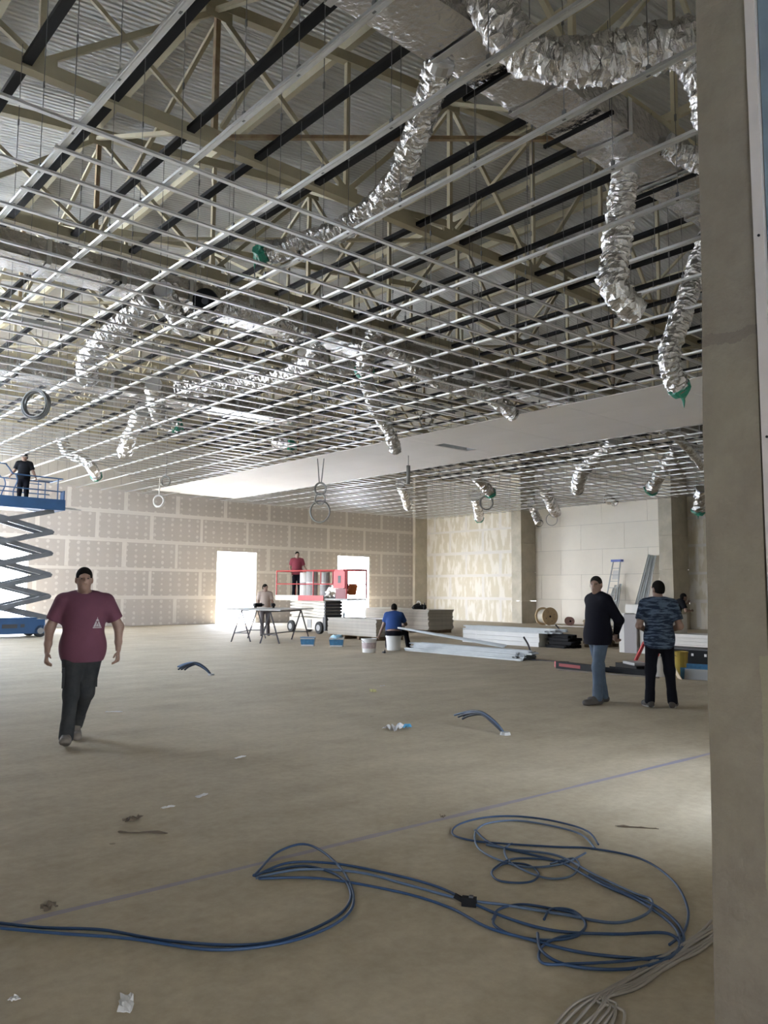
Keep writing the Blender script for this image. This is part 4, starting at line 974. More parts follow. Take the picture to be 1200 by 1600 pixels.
o = MB().bb(-.03, .03, -1.0, 1.0, 0, .025).build('flat_bar', mat('brown_bar', (.16, .13, .1), .6)); o.location = (13.15, 8.75, 0); o.rotation_euler = (0, 0, .12); tag(o, 'long thin brown bar lying on the floor in front of the tool case', 'bar')
o = empty('black_tray', (13.6, 8.6, 0), -.1); tag(o, 'black cable tray lying in front of the open tool case', 'tray')
MB().bb(-.12, .12, -.55, .5, 0, .03).bb(-.12, -.1, -.55, .5, .03, .09).bb(.1, .12, -.55, .5, .03, .09).build('tray_body', M_BLACK, o)
bucket((13.62, 7.98, 0), .17, .33, 'white paint bucket with dark lid beside the open tool case', M_WPL, None, True, True)
bucket((14.35, 7.95, 0), .16, .42, 'yellow bucket just left of the patterned-shirt man legs', mat('yellow_plastic', (.42, .30, .05), .5, var=.15), None, False, True)
bucket((14.6, 7.2, 0), .15, .33, 'clear greyish bucket between the legs of the patterned-shirt man', M_TUBG, None, False, False)

# ------------------------------------------------------------------ floor conduits with cables, litter
M_CABLE = mat('blue_cable', (.022, .055, .125), .55); M_CABLEL = mat('pale_blue_cable', (.09, .135, .215), .55); M_CABLEG = mat('greybeige_cable', (.30, .265, .225), .6); M_CABLED = mat('dark_cable', (.03, .04, .06), .5)
def cable_stub(base, tip, h, label, n, m, r=.011):
    b = Vector(base); t = Vector(tip); o = empty('cable_stub', b); tag(o, label, 'cable stub'); d = t - b
    for k in range(n):
        off = Vector((random.uniform(-.02, .02), random.uniform(-.02, .02), random.uniform(-.015, .015))); s_ = random.uniform(.88, 1.04)
        MB().tube(spline([off * .3, d * .18 + Vector((0, 0, h * .55)) + off, d * .5 * s_ + Vector((0, 0, h)) + off, d * .8 * s_ + Vector((0, 0, h * .85)) + off * 1.5, d * s_ + Vector((0, 0, h * .55)) + off * 2], 7), r, 6).build('cable_end', m if k % 3 else M_CABLEL, o, smooth=True)
    MB().tube([d * .97 + Vector((0, 0, h * .62)), d * 1.01 + Vector((0, 0, h * .5))], r * 1.3, 6).build('taped_tip', M_WPL, o)
    MB().lathe((0, 0, 0), [(0, .03), (.05, .03), (.06, 0)], 10).build('pipe_mouth', M_MIDGREY, o)
cable_stub((6.71, 5.73, 0), (6.85, 6.55, 0), .17, 'bundle of dark blue cables arching out of the floor, nearer one', 9, M_CABLED)
cable_stub((7.24, 13.0, 0), (6.85, 13.45, 0), .2, 'dark cable bundle arching out of the floor behind the walking man', 7, M_CABLED, .016)

def litter(name, px, py, s, m, label, rz=0):
    mb = MB()
    n = 5
    for i in range(n + 1):
        for j in range(n + 1):
            x, y = (i / n - .5), (j / n - .5); q = Vector((x * 3, y * 3, px * .1)); z = abs(mnoise.noise(q)) * s[2] * 1.6 + .004
            mb.v.append((x * s[0] * (1 + .3 * mnoise.noise(q * 1.7)), y * s[1] * (1 + .3 * mnoise.noise(q * 2.1)), z))
    for i in range(n):
        for j in range(n): a = i * (n + 1) + j; mb.f.append((a, a + 1, a + n + 2, a + n + 1))
    o = mb.build(name, m); sol = o.modifiers.new('thickness', 'SOLIDIFY'); sol.thickness = .003
    o.location = at(px, py); o.rotation_euler = (0, 0, rz); tag(o, label, 'litter', 'scraps littering the floor'); return o
M_PAPER = mat('white_scrap', (.62, .61, .6), .6); M_BLUEP = mat('blue_plastic_scrap', (.08, .33, .55), .4); M_BROWN = mat('brown_scrap', (.13, .10, .07), .8)
litter('plastic_bag', 613, 1140, (.22, .16, .07), M_PAPER, 'crumpled white plastic bag in the middle of the floor', .4)
litter('plastic_scrap', 630, 1137, (.16, .12, .06), M_BLUEP, 'crumpled light blue plastic beside the white bag', .1)
litter('paper_scrap', 583, 1081, (.16, .1, .04), mat('yellowish_scrap', (.5, .46, .2), .7), 'small yellowish scrap on the floor behind the white bag', .9)
litter('leaf_scrap', 206, 1282, (.12, .06, .03), M_BROWN, 'dark brown curled scrap on the floor below the walking man', .3)
litter('wood_sliver', 222, 1302, (.3, .02, .01), M_BROWN, 'long thin dark splinter below the curled scrap', -.75)
litter('paper_strip', 375, 1184, (.14, .035, .012), M_PAPER, 'white strip of paper right of centre on the open floor', .3)
litter('paper_strip', 315, 1244, (.12, .04, .012), M_PAPER, 'small pale strip of paper left of centre on the floor', .5)
litter('paper_strip', 178, 1113, (.2, .03, .012), M_PAPER, 'thin white strip just right of the walking man knees', -.6)
litter('paper_strip', 262, 1262, (.1, .04, .012), M_PAPER, 'tiny pale strip near the curled brown scrap', .2)
litter('plaster_crumb', 77, 1420, (.07, .05, .03), M_BROWN, 'dark crumb on the floor at the left near the blue cables', .2)
litter('plaster_crumb', 692, 1278, (.035, .03, .02), M_BROWN, 'dark crumb on the floor near the top cable loop', .2)
litter('plastic_strip', 197, 1572, (.12, .05, .02), M_PAPER, 'twisted clear plastic strip at the bottom left', 1.1)
litter('wire_offcut', 995, 1294, (.25, .01, .008), M_BROWN, 'thin dark wire offcut on the floor right of the cable loops', -.9)
litter('paper_strip', 598, 1072, (.1, .03, .012), M_PAPER, 'tiny pale strip beyond the white bag', .2)
litter('plaster_crumb', 22, 1564, (.03, .03, .012), M_PAPER, 'small pale crumb at the bottom left corner', .2)

# ------------------------------------------------------------------ foreground cables
def cable(label, px_pts, r, m, lift=0.0, name='cable', n=14, group='loose network cables on the floor'):
    pts = [at(x, y) + Vector((0, 0, r + .002 + lift * (.5 + .5 * math.sin(i * 1.7)))) for i, (x, y) in enumerate(px_pts)]
    b = pts[0].copy(); b.z = 0
    q = spline(pts, n)
    o = MB().tube([p - b for p in q], r, 7).build(name, m, smooth=True); o.location = b
    tag(o, label, 'cable', group); return o
R1 = .0068
cable('blue cable along the bottom of the left run, reaching the left edge', [(-40, 1440), (60, 1452), (160, 1456), (260, 1473), (380, 1480), (460, 1466), (530, 1432), (548, 1400), (530, 1372), (480, 1356), (430, 1362), (396, 1370)], R1, M_CABLE)
cable('second blue cable of the left run, curling up over the turn', [(-40, 1450), (80, 1462), (200, 1470), (330, 1487), (440, 1478), (520, 1450), (552, 1415), (540, 1370), (505, 1335), (472, 1322), (432, 1335), (402, 1366), (396, 1372)], R1, M_CABLE, .004)
cable('blue cable crossing from the left turn to the big right loop', [(398, 1372), (450, 1352), (520, 1352), (600, 1366), (680, 1388), (740, 1416), (800, 1440), (870, 1458), (960, 1464), (1040, 1462), (1066, 1480)], R1, M_CABLE, .004)
cable('another blue cable crossing beside it toward the right loop', [(400, 1375), (470, 1362), (560, 1366), (640, 1386), (720, 1408), (790, 1418), (880, 1432), (960, 1445), (1010, 1432), (1018, 1410), (990, 1398), (930, 1370), (870, 1340), (800, 1330), (760, 1322)], R1, M_CABLEL, .003)
cable('third blue cable of the crossing bundle with a wider bend', [(404, 1376), (500, 1376), (620, 1396), (700, 1420), (760, 1452), (820, 1470), (900, 1490), (980, 1500), (1040, 1502), (1062, 1482), (1052, 1450), (1000, 1412), (940, 1385), (880, 1352), (840, 1340), (770, 1322), (742, 1300)], R1, M_CABLE, .003)
cable('blue cable forming the large upper loop', [(935, 1322), (915, 1300), (860, 1284), (800, 1277), (750, 1281), (715, 1292), (708, 1306), (740, 1316), (800, 1322), (870, 1326), (925, 1328), (1000, 1344), (1050, 1378), (1074, 1420), (1070, 1456), (1046, 1480)], R1 * .9, M_CABLE, .003)
cable('blue cable running round inside the upper loop', [(930, 1328), (905, 1305), (850, 1290), (800, 1284), (758, 1290), (742, 1306), (750, 1330), (790, 1350), (830, 1358), (880, 1352), (915, 1335)], R1 * .9, M_CABLEL, .002)
cable('small blue cable ring under the upper loop, left', [(770, 1362), (790, 1352), (825, 1354), (842, 1368), (830, 1380), (800, 1382), (775, 1376), (770, 1362), (800, 1345), (850, 1345), (890, 1350)], R1 * .85, M_CABLE, .002)
cable('small pale cable ring under the upper loop, right', [(860, 1352), (895, 1344), (905, 1356), (890, 1372), (850, 1374), (800, 1352), (788, 1330), (800, 1320)], R1 * .85, M_CABLEL, .002)
cable('blue cable ring lying between the crossing bundle and right loop', [(770, 1440), (780, 1424), (815, 1416), (860, 1422), (900, 1432), (915, 1448), (900, 1466), (850, 1472), (800, 1464), (772, 1448), (775, 1432)], R1 * .9, M_CABLE, .002)
cable('second ring of blue cable overlapping the lower right loop', [(850, 1440), (862, 1424), (895, 1426), (915, 1445), (905, 1462), (870, 1470), (845, 1485), (848, 1508), (900, 1510), (980, 1505), (1050, 1492), (1064, 1470)], R1 * .9, M_CABLE, .003)
cable('blue cable sweeping round the lowest right loop', [(840, 1462), (846, 1490), (880, 1510), (940, 1518), (1000, 1516), (1050, 1500), (1068, 1476), (1060, 1448), (1025, 1420), (970, 1396), (920, 1370)], R1, M_CABLE, .004)
for k in range(9):
    dx = k * 9; j = lambda: random.uniform(-7, 7)
    cable('one of the grey-beige cables fanning out at the bottom right', [(1118 + j(), 1442 + 4 * k), (1090 + j(), 1462 + 4 * k), (1050 + j(), 1488 + 3 * k), (1000 + j(), 1515 + 4 * k), (960 + j() - dx * .3, 1545 + 3 * k), (905 + dx + j(), 1580 + j()), (850 + dx * 1.5 + j(), 1625)], R1 * .85, M_CABLEG, .006, group='grey-beige cables fanning out at the bottom right')
o = empty('cable_clip', at(733, 1416) + Vector((0, 0, .0)), .6); tag(o, 'small black clip on the crossing blue cables', 'clip')
MB().box((0, 0, .022), (.035, .07, .04)).box((.01, .05, .03), (.02, .05, .02), (.4, 0, 0)).build('clip_body', M_BLACK, o); MB().box((0, -.01, .045), (.02, .02, .01)).build('clip_lever', M_DGREY, o)
# ------------------------------------------------------------------ people: smooth bodies grown from tapered limbs
class Field:
    def __init__(s): s.p = []; s.cuts = []
    def cap(s, a, b, ra, rb, k=.03, flat=None, clip=None):
        """tapered limb; flat=(axis, factor) squeezes it along axis; clip=(point, normal) keeps the side the normal points away from"""
        a = np.array(a, np.float32); b = np.array(b, np.float32); d = b - a; L2 = float(d @ d) + 1e-9; R = max(ra, rb)
        def f(X, Y, Z):
            px, py, pz = X - a[0], Y - a[1], Z - a[2]
            t = np.clip((px * d[0] + py * d[1] + pz * d[2]) / L2, 0, 1)
            qx, qy, qz = px - t * d[0], py - t * d[1], pz - t * d[2]
            if flat:
                n = np.array(flat[0], np.float32); n /= np.linalg.norm(n); c = qx * n[0] + qy * n[1] + qz * n[2]; m = flat[1] - 1
                qx, qy, qz = qx + c * n[0] * m, qy + c * n[1] * m, qz + c * n[2] * m
            r = np.sqrt(qx * qx + qy * qy + qz * qz) - (ra + (rb - ra) * t)
            if clip:
                o, n = np.array(clip[0], np.float32), np.array(clip[1], np.float32); n /= np.linalg.norm(n)
                r = np.maximum(r, (X - o[0]) * n[0] + (Y - o[1]) * n[1] + (Z - o[2]) * n[2])
            return r
        s.p.append((f, np.minimum(a, b) - R - .02, np.maximum(a, b) + R + .02, k)); return s
    def ell(s, c, r, k=.04, M=None, sub=False):
        c = np.array(c, np.float32); r = np.array(r, np.float32); R = float(max(r)); M_ = None if M is None else np.array(M, np.float32)
        def f(X, Y, Z):
            px, py, pz = X - c[0], Y - c[1], Z - c[2]
            if M_ is not None:
                px, py, pz = (px * M_[0][i] + py * M_[1][i] + pz * M_[2][i] for i in range(3))
            k0 = np.sqrt((px / r[0]) ** 2 + (py / r[1]) ** 2 + (pz / r[2]) ** 2); k1 = np.sqrt((px / r[0] ** 2) ** 2 + (py / r[1] ** 2) ** 2 + (pz / r[2] ** 2) ** 2) + 1e-6
            return k0 * (k0 - 1) / k1
        s.p.append((f, c - R - .02, c + R + .02, -k if sub else k)); return s
    def cut(s, o, n): s.cuts.append((o, n)); return s
    def mesh(s, name, vox):
        lo = np.min([p[1] for p in s.p], 0) - .05; hi = np.max([p[2] for p in s.p], 0) + .05
        N = np.ceil((hi - lo) / vox).astype(int) + 1
        ax = [(lo[i] + np.arange(N[i]) * vox).astype(np.float32) for i in range(3)]
        A = np.full(N, .5, np.float32)
        for f, b0, b1, k in s.p:
            pad = abs(k) + 2 * vox
            i0 = np.maximum(((b0 - pad - lo) / vox).astype(int), 0); i1 = np.minimum(((b1 + pad - lo) / vox).astype(int) + 2, N)
            sl = tuple(slice(i0[j], i1[j]) for j in range(3))
            D = f(ax[0][sl[0]][:, None, None], ax[1][sl[1]][None, :, None], ax[2][sl[2]][None, None, :])
            B = A[sl]; kk = abs(k)
            if k < 0: A[sl] = np.maximum(B, -D); continue
            h = np.clip(.5 + .5 * (D - B) / kk, 0, 1); A[sl] = D * (1 - h) + B * h - kk * h * (1 - h)
        for o, n in s.cuts:
            n = np.array(n, np.float32); n = n / np.linalg.norm(n)
            A = np.maximum(A, (ax[0][:, None, None] - o[0]) * n[0] + (ax[1][None, :, None] - o[1]) * n[1] + (ax[2][None, None, :] - o[2]) * n[2])
        S = A < 0
        c8 = [(i, j, k) for i in (0, 1) for j in (0, 1) for k in (0, 1)]
        sh = lambda a, c: a[c[0]:N[0] - 1 + c[0], c[1]:N[1] - 1 + c[1], c[2]:N[2] - 1 + c[2]]
        cnt = sum(sh(S, c).astype(np.int8) for c in c8); act = (cnt > 0) & (cnt < 8)
        I = np.argwhere(act); V = np.zeros((len(I), 3), np.float64); W_ = np.zeros(len(I))
        val = {c: sh(A, c)[act] for c in c8}
        for c in c8:
            for d in range(3):
                if c[d] == 0:
                    e = list(c); e[d] = 1; e = tuple(e); va, vb = val[c], val[e]; m = (va < 0) != (vb < 0)
                    t = va / np.where(m, va - vb, 1)
                    q = np.array(c, float)[None, :].repeat(len(I), 0); q[:, d] += t
                    V[m] += q[m]; W_[m] += 1
        V = V / W_[:, None] + I; V = V * vox + lo
        ID = np.full(act.shape, -1, np.int64); ID[act] = np.arange(len(I)); F = []
        for d in range(3):
            a, b = (d + 1) % 3, (d + 2) % 3
            s0 = [slice(1, None)] * 3; s0[d] = slice(0, -1); s1 = [slice(1, None)] * 3; s1[d] = slice(1, None)
            P0 = S[tuple(s0)]; P1 = S[tuple(s1)]
            E = np.argwhere(P0 != P1)
            if not len(E): continue
            ins = P0[tuple(E.T)]; E = E.copy(); E[:, a] += 1; E[:, b] += 1
            ok = (E[:, a] < N[a] - 1) & (E[:, b] < N[b] - 1); E = E[ok]; ins = ins[ok]
            def g(da, db):
                G = E.copy(); G[:, a] += da; G[:, b] += db; return ID[tuple(G.T)]
            q = np.stack([g(-1, -1), g(0, -1), g(0, 0), g(-1, 0)], 1)
            q[~ins] = q[~ins][:, ::-1]; F.append(q[(q >= 0).all(1)])
        m = bpy.data.meshes.new(name); m.from_pydata(V.tolist(), [], np.concatenate(F).tolist()); m.update(); return m

SKIN = mat('skin', (.25, .155, .115), .55, var=.06, vscale=20); HAIR = mat('dark_hair', (.008, .007, .006), .9, spec=.1); HAIRG = mat('greying_hair', (.028, .025, .023), .9, spec=.1)
SHOE = mat('worn_shoe', (.06, .052, .045), .75, var=.2, vscale=14); SOLE = mat('pale_sole', (.36, .34, .31), .7); EYEM = mat('eye_dark', (.02, .017, .015), .3)
def mirror(v): return (-v[0], v[1], v[2])
def person(label, loc, rz, J, shirt, trousers, vox=.011, hair=HAIR, shoe=SHOE, sleeve='short', hem=.86, girth=1.0, sole=False, skin=SKIN, bare=False, extra=None, head_yaw=0.0, head_pitch=0.0):
    V3 = lambda k: np.array(J[k], float)
    pel, che, neck, head = V3('pelvis'), V3('chest'), V3('neck'), V3('head')
    sL, sR, hL, hR = V3('sL'), V3('sR'), V3('hL'), V3('hR')
    up = (che - pel) / np.linalg.norm(che - pel); lat = (sL - sR); lat = lat - up * (lat @ up); lat /= np.linalg.norm(lat); fr = np.cross(up, lat); fr = -fr if fr[1] > 0 and J.get('flipfront') else fr
    fr = np.cross(lat, up)  # pointing to the front (-y when upright)
    B = np.stack([lat, -fr, up], 1)
    hy, hp = math.radians(head_yaw), math.radians(head_pitch)
    H = np.array(Euler((hp, 0, hy)).to_matrix())
    hd = lambda x, y, z: tuple(head + H @ np.array((x, y, z)))
    g = girth
    def torso(f, e, low=True):
        f.ell(che + up * .02 - fr * .0, (.168 * g + e, .112 * g + e, .20 + e), .07, B)
        f.ell((pel + che) / 2 + fr * .012 * g, (.152 * g + e, .112 * g + e, .20 + e), .07, B)
        f.ell(pel + up * .03, (.165 * g + e, .118 * g + e, .15 + e), .07, B)
        f.cap(sR * .86 + che * .14 + up * .01, sL * .86 + che * .14 + up * .01, .068 + e, .068 + e, .06)
        f.cap(neck - up * .015, (sL + neck) / 2, .052 + e, .055 + e, .05); f.cap(neck - up * .015, (sR + neck) / 2, .052 + e, .055 + e, .05)
    def hips(f, e):
        f.ell(pel - np.array((0, 0, .02)), (.165 * g + e, .118 * g + e, .14 + e), .06, B)
        for s_ in 'LR':
            h, k_, a = V3('h' + s_), V3('k' + s_), V3('a' + s_)
            f.cap(h, k_, .083 * (.5 + .5 * g) + e, .058 + e, .05); f.cap(k_, a, .056 + e, .042 + e, .04)
    # body
    f = Field(); torso(f, 0); hips(f, 0)
    f.cap(neck - up * .03, head - np.array((0, 0, .05)), .058, .054, .04)
    f.ell(hd(0, .008, .03), (.074, .094, .092), .03, H); f.ell(hd(0, -.025, -.05), (.056, .062, .068), .04, H); f.ell(hd(0, -.045, -.088), (.032, .03, .026), .03, H)
    f.cap(hd(0, -.088, .02), hd(0, -.108, -.018), .010, .015, .012); f.cap(hd(-.04, -.078, .032), hd(.04, -.078, .032), .013, .013, .015)
    f.cap(hd(-.02, -.088, -.052), hd(.02, -.088, -.052), .009, .009, .010)
    for s_ in (-1, 1):
        f.ell(hd(s_ * .075, .008, -.005), (.014, .026, .034), .012, H); f.ell(hd(s_ * .032, -.094, .012), (.014, .012, .010), .01, H, sub=True)
    for s_ in 'LR':
        sh, el, wr = V3('s' + s_), V3('e' + s_), V3('w' + s_); sg = 1 if s_ == 'L' else -1
        f.cap(sh, el, .054 * (.4 + .6 * g), .043 * (.4 + .6 * g), .05); f.cap(el, el * .35 + wr * .65, .044 * (.4 + .6 * g), .036, .03); f.cap(el * .35 + wr * .65, wr, .036, .027, .02)
        d = (wr - el); d /= np.linalg.norm(d)
        pn = np.array(J.get('palm' + s_, (-sg, .25, 0)), float); pn -= d * (pn @ d); pn /= np.linalg.norm(pn); ac = np.cross(d, pn)
        if ac @ np.array((0, -1, 0)) < 0: ac = -ac          # thumb side towards the front
        f.cap(wr, wr + d * .085, .030, .038, .015, flat=(pn, 1.9))
        for q, (o_, l) in enumerate(((.030, .072), (.010, .080), (-.010, .075), (-.029, .058))):
            b0 = wr + d * .088 + ac * o_; b1 = b0 + (d * .86 + pn * .5) * l * .5; b2 = b1 + (d * .45 + pn * .9) * l * .5
            f.cap(b0 - d * .02, b1, .0098, .009, .006); f.cap(b1, b2, .009, .0075, .005)
        t0 = wr + d * .03 + ac * .028; t1 = t0 + (d * .6 + ac * .6 + pn * .35) * .042; t2 = t1 + (d * .85 + ac * .1 + pn * .45) * .034
        f.cap(t0, t1, .013, .011, .010); f.cap(t1, t2, .011, .009, .006)
        a, to = V3('a' + s_), V3('t' + s_); f.cap(a, a + (to - a) * .5, .036, .03, .03)
    o = link('person', f.mesh('person', vox), skin, smooth=True); o.location = loc; o.rotation_euler = (0, 0, rz)
    tag(o, label, 'person', 'people on the site')
    # hair
    f = Field(); f.ell(hd(0, .012, .040), (.079, .099, .090), .02, H); f.ell(hd(0, .045, -.01), (.070, .060, .075), .03, H)
    f.cut(hd(0, -.070, .042), tuple(H @ np.array((0, -1, -.55)))); f.cut(hd(0, .02, -.045), tuple(H @ np.array((0, -.25, -1)))); 
    for s_ in (-1, 1):
        f.ell(hd(s_ * .09, -.052, -.022), (.045, .050, .050), .01, H, sub=True)
    for q in range(9): f.ell(hd(-.06 + .015 * q, -.098 + .10 * (-.06 + .015 * q) ** 2 * 60, .062 + .006 * ((q * 7) % 3)), (.008, .02, .014), .01, H, sub=True)
    link('hair', f.mesh('hair', min(vox, .011)), hair, o, smooth=True)
    for s_ in (-1, 1): MB().lathe((0, 0, 0), [(0, -.006), (.008, -.003), (.010, 0), (.008, .003), (0, .006)], 8).build('eye', EYEM, o).matrix_local = Matrix.Translation(hd(s_ * .032, -.083, .012))
    # shirt
    if not bare:
        f = Field(); e = .016 if sleeve == 'short' else .024; torso(f, e)
        hemp = pel + up * (hem - J['pelvis'][2])
        f.ell(hemp + up * .10 + fr * .012 * g, (.176 * g + e, .140 * g + e, .22), .06, B)
        for s_ in 'LR':
            sh, el, wr = V3('s' + s_), V3('e' + s_), V3('w' + s_); r1, r2 = .054 * (.4 + .6 * g), .043 * (.4 + .6 * g)
            if sleeve == 'short':
                d = (el - sh) / np.linalg.norm(el - sh); end = sh + (el - sh) * .72
                f.cap(sh, el, r1 + .022, r2 + .03, .04, clip=(end, d))
            else:
                d = (wr - el) / np.linalg.norm(wr - el)
                f.cap(sh, el, r1 + .024, r2 + .022, .04); f.cap(el, wr, r2 + .022, .036 + .006, .03, clip=(wr - d * .01, d))
        f.cut(hemp, tuple(-up)); f.cut(neck + up * (.045 if sleeve == 'short' else .065), tuple(up + fr * .25)); f.ell(neck + up * (.075 if sleeve == 'short' else .095) + fr * .02, (.072, .082, .095), .01, B, sub=True)
        so = link('shirt' if sleeve == 'short' else 'jacket', f.mesh('shirt', vox), shirt, o, smooth=True)
    else: so = None
    # trousers
    f = Field(); e = .016; hips(f, e)
    for s_ in 'LR':
        k_, a = V3('k' + s_), V3('a' + s_); f.cap(k_ * .25 + a * .75, a, .055, .060, .04)
        mid = (V3('h' + s_) + k_) / 2
    f.cut(pel + up * .13, tuple(up)); 
    f.cut((0, 0, min(J['aL'][2], J['aR'][2]) - .045), (0, 0, -1))
    tr = link('trousers', f.mesh('trousers', vox), trousers, o, smooth=True)
    # shoes
    for s_ in 'LR':
        a, to = V3('a' + s_), V3('t' + s_); d = to - a; d[2] = 0; d /= np.linalg.norm(d)
        fl = J.get('ground' + s_, 0.0); sl_ = J.get('slope' + s_, 0.0)
        heel = np.array((a[0], a[1], fl + .045)) - d * .045; toe = np.array((to[0], to[1], fl + .035 + sl_))
        f = Field(); f.cap(heel, toe, .045, .038, .03); f.cap(a, a * .6 + toe * .4 - np.array((0, 0, .0)), .048, .042, .04); f.cap(heel * .5 + toe * .5, toe, .048, .046, .03, flat=((0, 0, 1), 1.25))
        n = np.array((-d[0] * 0, 0, -1.0)) if not sl_ else np.array((d[0] * sl_ * 5, d[1] * sl_ * 5, -1.0))
        f.cut((heel[0], heel[1], fl + .003), tuple(n)); f.cut((a[0], a[1], a[2] + .03), (0, 0, 1))
        s2 = link('shoe', f.mesh('shoe', min(vox, .009)), shoe, o, smooth=True)
        if sole:
            MB().tube([tuple(heel * 1 - np.array((0, 0, .034))), tuple((heel + toe) / 2 - np.array((0, 0, .03))), tuple(toe - np.array((0, 0, .024)))], [.047, .048, .042], 12).build('sole', SOLE, s2)
            q = s2.children[0].data
            for v in q.vertices: v.co.z = max(fl + .002, min(v.co.z, fl + .022))
    return o, so

def stance(**kw):
    J = dict(pelvis=(0, 0, .95), chest=(0, .0, 1.26), neck=(0, .01, 1.47), head=(0, -.015, 1.615), sL=(.185, .01, 1.41), sR=(-.185, .01, 1.41), eL=(.25, .03, 1.13), eR=(-.25, .03, 1.13), wL=(.26, -.05, .89), wR=(-.26, -.05, .89),
             hL=(.09, 0, .92), hR=(-.09, 0, .92), kL=(.10, -.015, .50), kR=(-.10, -.015, .50), aL=(.11, .02, .09), aR=(-.11, .02, .09), tL=(.13, -.17, .03), tR=(-.13, -.17, .03))
    J.update(kw); return J
def facing(dx, dy): return math.atan2(dx, -dy)

M_TEE = mat('maroon_tee', (.115, .036, .058), .85, var=.10, vscale=5, bump=.3, bscale=7); M_CARGO = mat('dusty_cargo', (.040, .041, .040), .9, spec=.2, col2=(.018, .019, .021), vscale=6, bump=.4, bscale=9)
M_NAVY = mat('navy_jacket', (.006, .006, .011), .9, spec=.15, bump=.2, bscale=8); M_JEAN = mat('blue_jean', (.055, .080, .115), .85, var=.2, vscale=7, bump=.4, bscale=10); M_DNAVY = mat('dark_navy_trousers', (.007, .007, .011), .9, spec=.15)
M_BTEE = mat('royal_blue_tee', (.015, .055, .20), .85, bump=.3, bscale=8); M_BLKTEE = mat('black_tee', (.009, .0095, .012), .9, spec=.15); M_TROU = mat('grey_work_trousers', (.10, .085, .085), .85, var=.15, vscale=8)
M_PATT = mat('patterned_shirt', (.085, .12, .17), .9, spec=.2, col2=(.016, .024, .045), vscale=26, stretch=(.28, .28, 1.5), bump=.2, bscale=8)
rp_ = [n for n in M_PATT.node_tree.nodes if n.type == 'VALTORGB'][0]; rp_.color_ramp.elements[0].position = .46; rp_.color_ramp.elements[1].position = .56

# walking man
JW = stance(pelvis=(.0, .0, .93), chest=(.0, -.02, 1.24), neck=(-.005, -.02, 1.45), head=(-.015, -.05, 1.60), sL=(.205, -.01, 1.385), sR=(-.205, .0, 1.385), eL=(.335, .03, 1.13), eR=(-.315, .02, 1.12), wL=(.335, -.03, .90), wR=(-.325, -.10, .895),
            hL=(.095, .01, .90), hR=(-.095, -.01, .90), kL=(.05, .0, .48), kR=(-.09, -.15, .49), aL=(-.035, .32, .13), aR=(-.115, -.24, .10), tL=(-.02, .13, .03), tR=(-.125, -.44, .08), groundL=.0, slopeR=.055)
wl_ = at(123, 1160); wm, ws = person('man in a maroon t-shirt and dusty cargo trousers walking towards the camera', (wl_.x, wl_.y, 0), facing(-wl_.x, -wl_.y), JW, M_TEE, M_CARGO, .0085, hem=.80, girth=1.16, shoe=mat('dusty_shoe', (.13, .11, .09), .85, var=.2, vscale=12), head_yaw=4)
co = np.array([v.co[:] for v in ws.data.vertices])
def on_shirt(x, z, off=.003):
    d = (co[:, 0] - x) ** 2 + (co[:, 2] - z) ** 2; m = (d < .02 ** 2) & (co[:, 1] < -.0)
    return (x, co[m][:, 1].min() - off if m.any() else -.14, z)
def emblem(name, polys, cx, cz, s, m, parent):
    mb = MB()
    for p in polys:
        n = len(mb.v); mb.v += [on_shirt(cx + x * s, cz + z * s) for x, z in p]; mb.f.append(tuple(range(n, n + len(p))))
    return mb.build(name, m, parent, recalc=False)
M_EMB = mat('pale_print', (.45, .40, .40), .8)
emblem('chest_emblem', [[(-.5, 0), (.5, 0), (.5, .12), (-.5, .12)], [(-.45, .16), (-.2, .16), (-.05, .75), (-.2, .8)], [(.45, .16), (.2, .16), (.05, .75), (.2, .8)], [(-.16, .2), (.16, .2), (.0, .62)], [(-.2, .84), (.2, .84), (.07, 1.1), (-.07, 1.1)], [(-.04, 1.12), (.04, 1.12), (.02, 1.3), (-.02, 1.3)]], .125, 1.125, .082, M_EMB, ws)
# cargo pockets
for s_, k_, h_ in (('L', JW['kL'], JW['hL']), ('R', JW['kR'], JW['hR'])):
    sg = 1 if s_ == 'L' else -1; mid = (Vector(k_) * .72 + Vector(h_) * .28)
    b = MB().box((mid.x + sg * .074, mid.y + .0, mid.z + .03), (.026, .13, .17)); b.box((mid.x + sg * .077, mid.y, mid.z + .115), (.028, .14, .045))
    b.build('cargo_pocket', M_CARGO, wm)

# navy jacket man
J1 = stance(eL=(.255, .16, 1.14), eR=(-.255, .16, 1.14), wL=(.06, .25, .96), wR=(-.06, .25, .93), palmL=(0, 1, 0), palmR=(0, 1, 0), aL=(.10, -.10, .09), aR=(-.10, .13, .09), tL=(.13, -.30, .03), tR=(-.11, -.07, .03), kL=(.10, -.09, .50), kR=(-.10, .07, .50), head=(.01, -.03, 1.615))
p1 = at(937, 1099); m1, j1 = person('man in a dark navy jacket and jeans standing with hands behind his back', (p1.x, p1.y, 0), facing(-.93, .38), J1, M_NAVY, M_JEAN, .0095, hair=HAIRG, sleeve='long', hem=.80, girth=1.12, head_yaw=38)
MB().box((.0, .29, .92), (.08, .03, .09), (0, 0, .3)).build('gloves', M_BLACK, m1)
MB().tube([(-.13, -.10, 1.0), (-.12, -.135, .9), (.12, -.135, .9), (.13, -.1, 1.0)], .012, 6).build('belt', M_BLACK, m1)
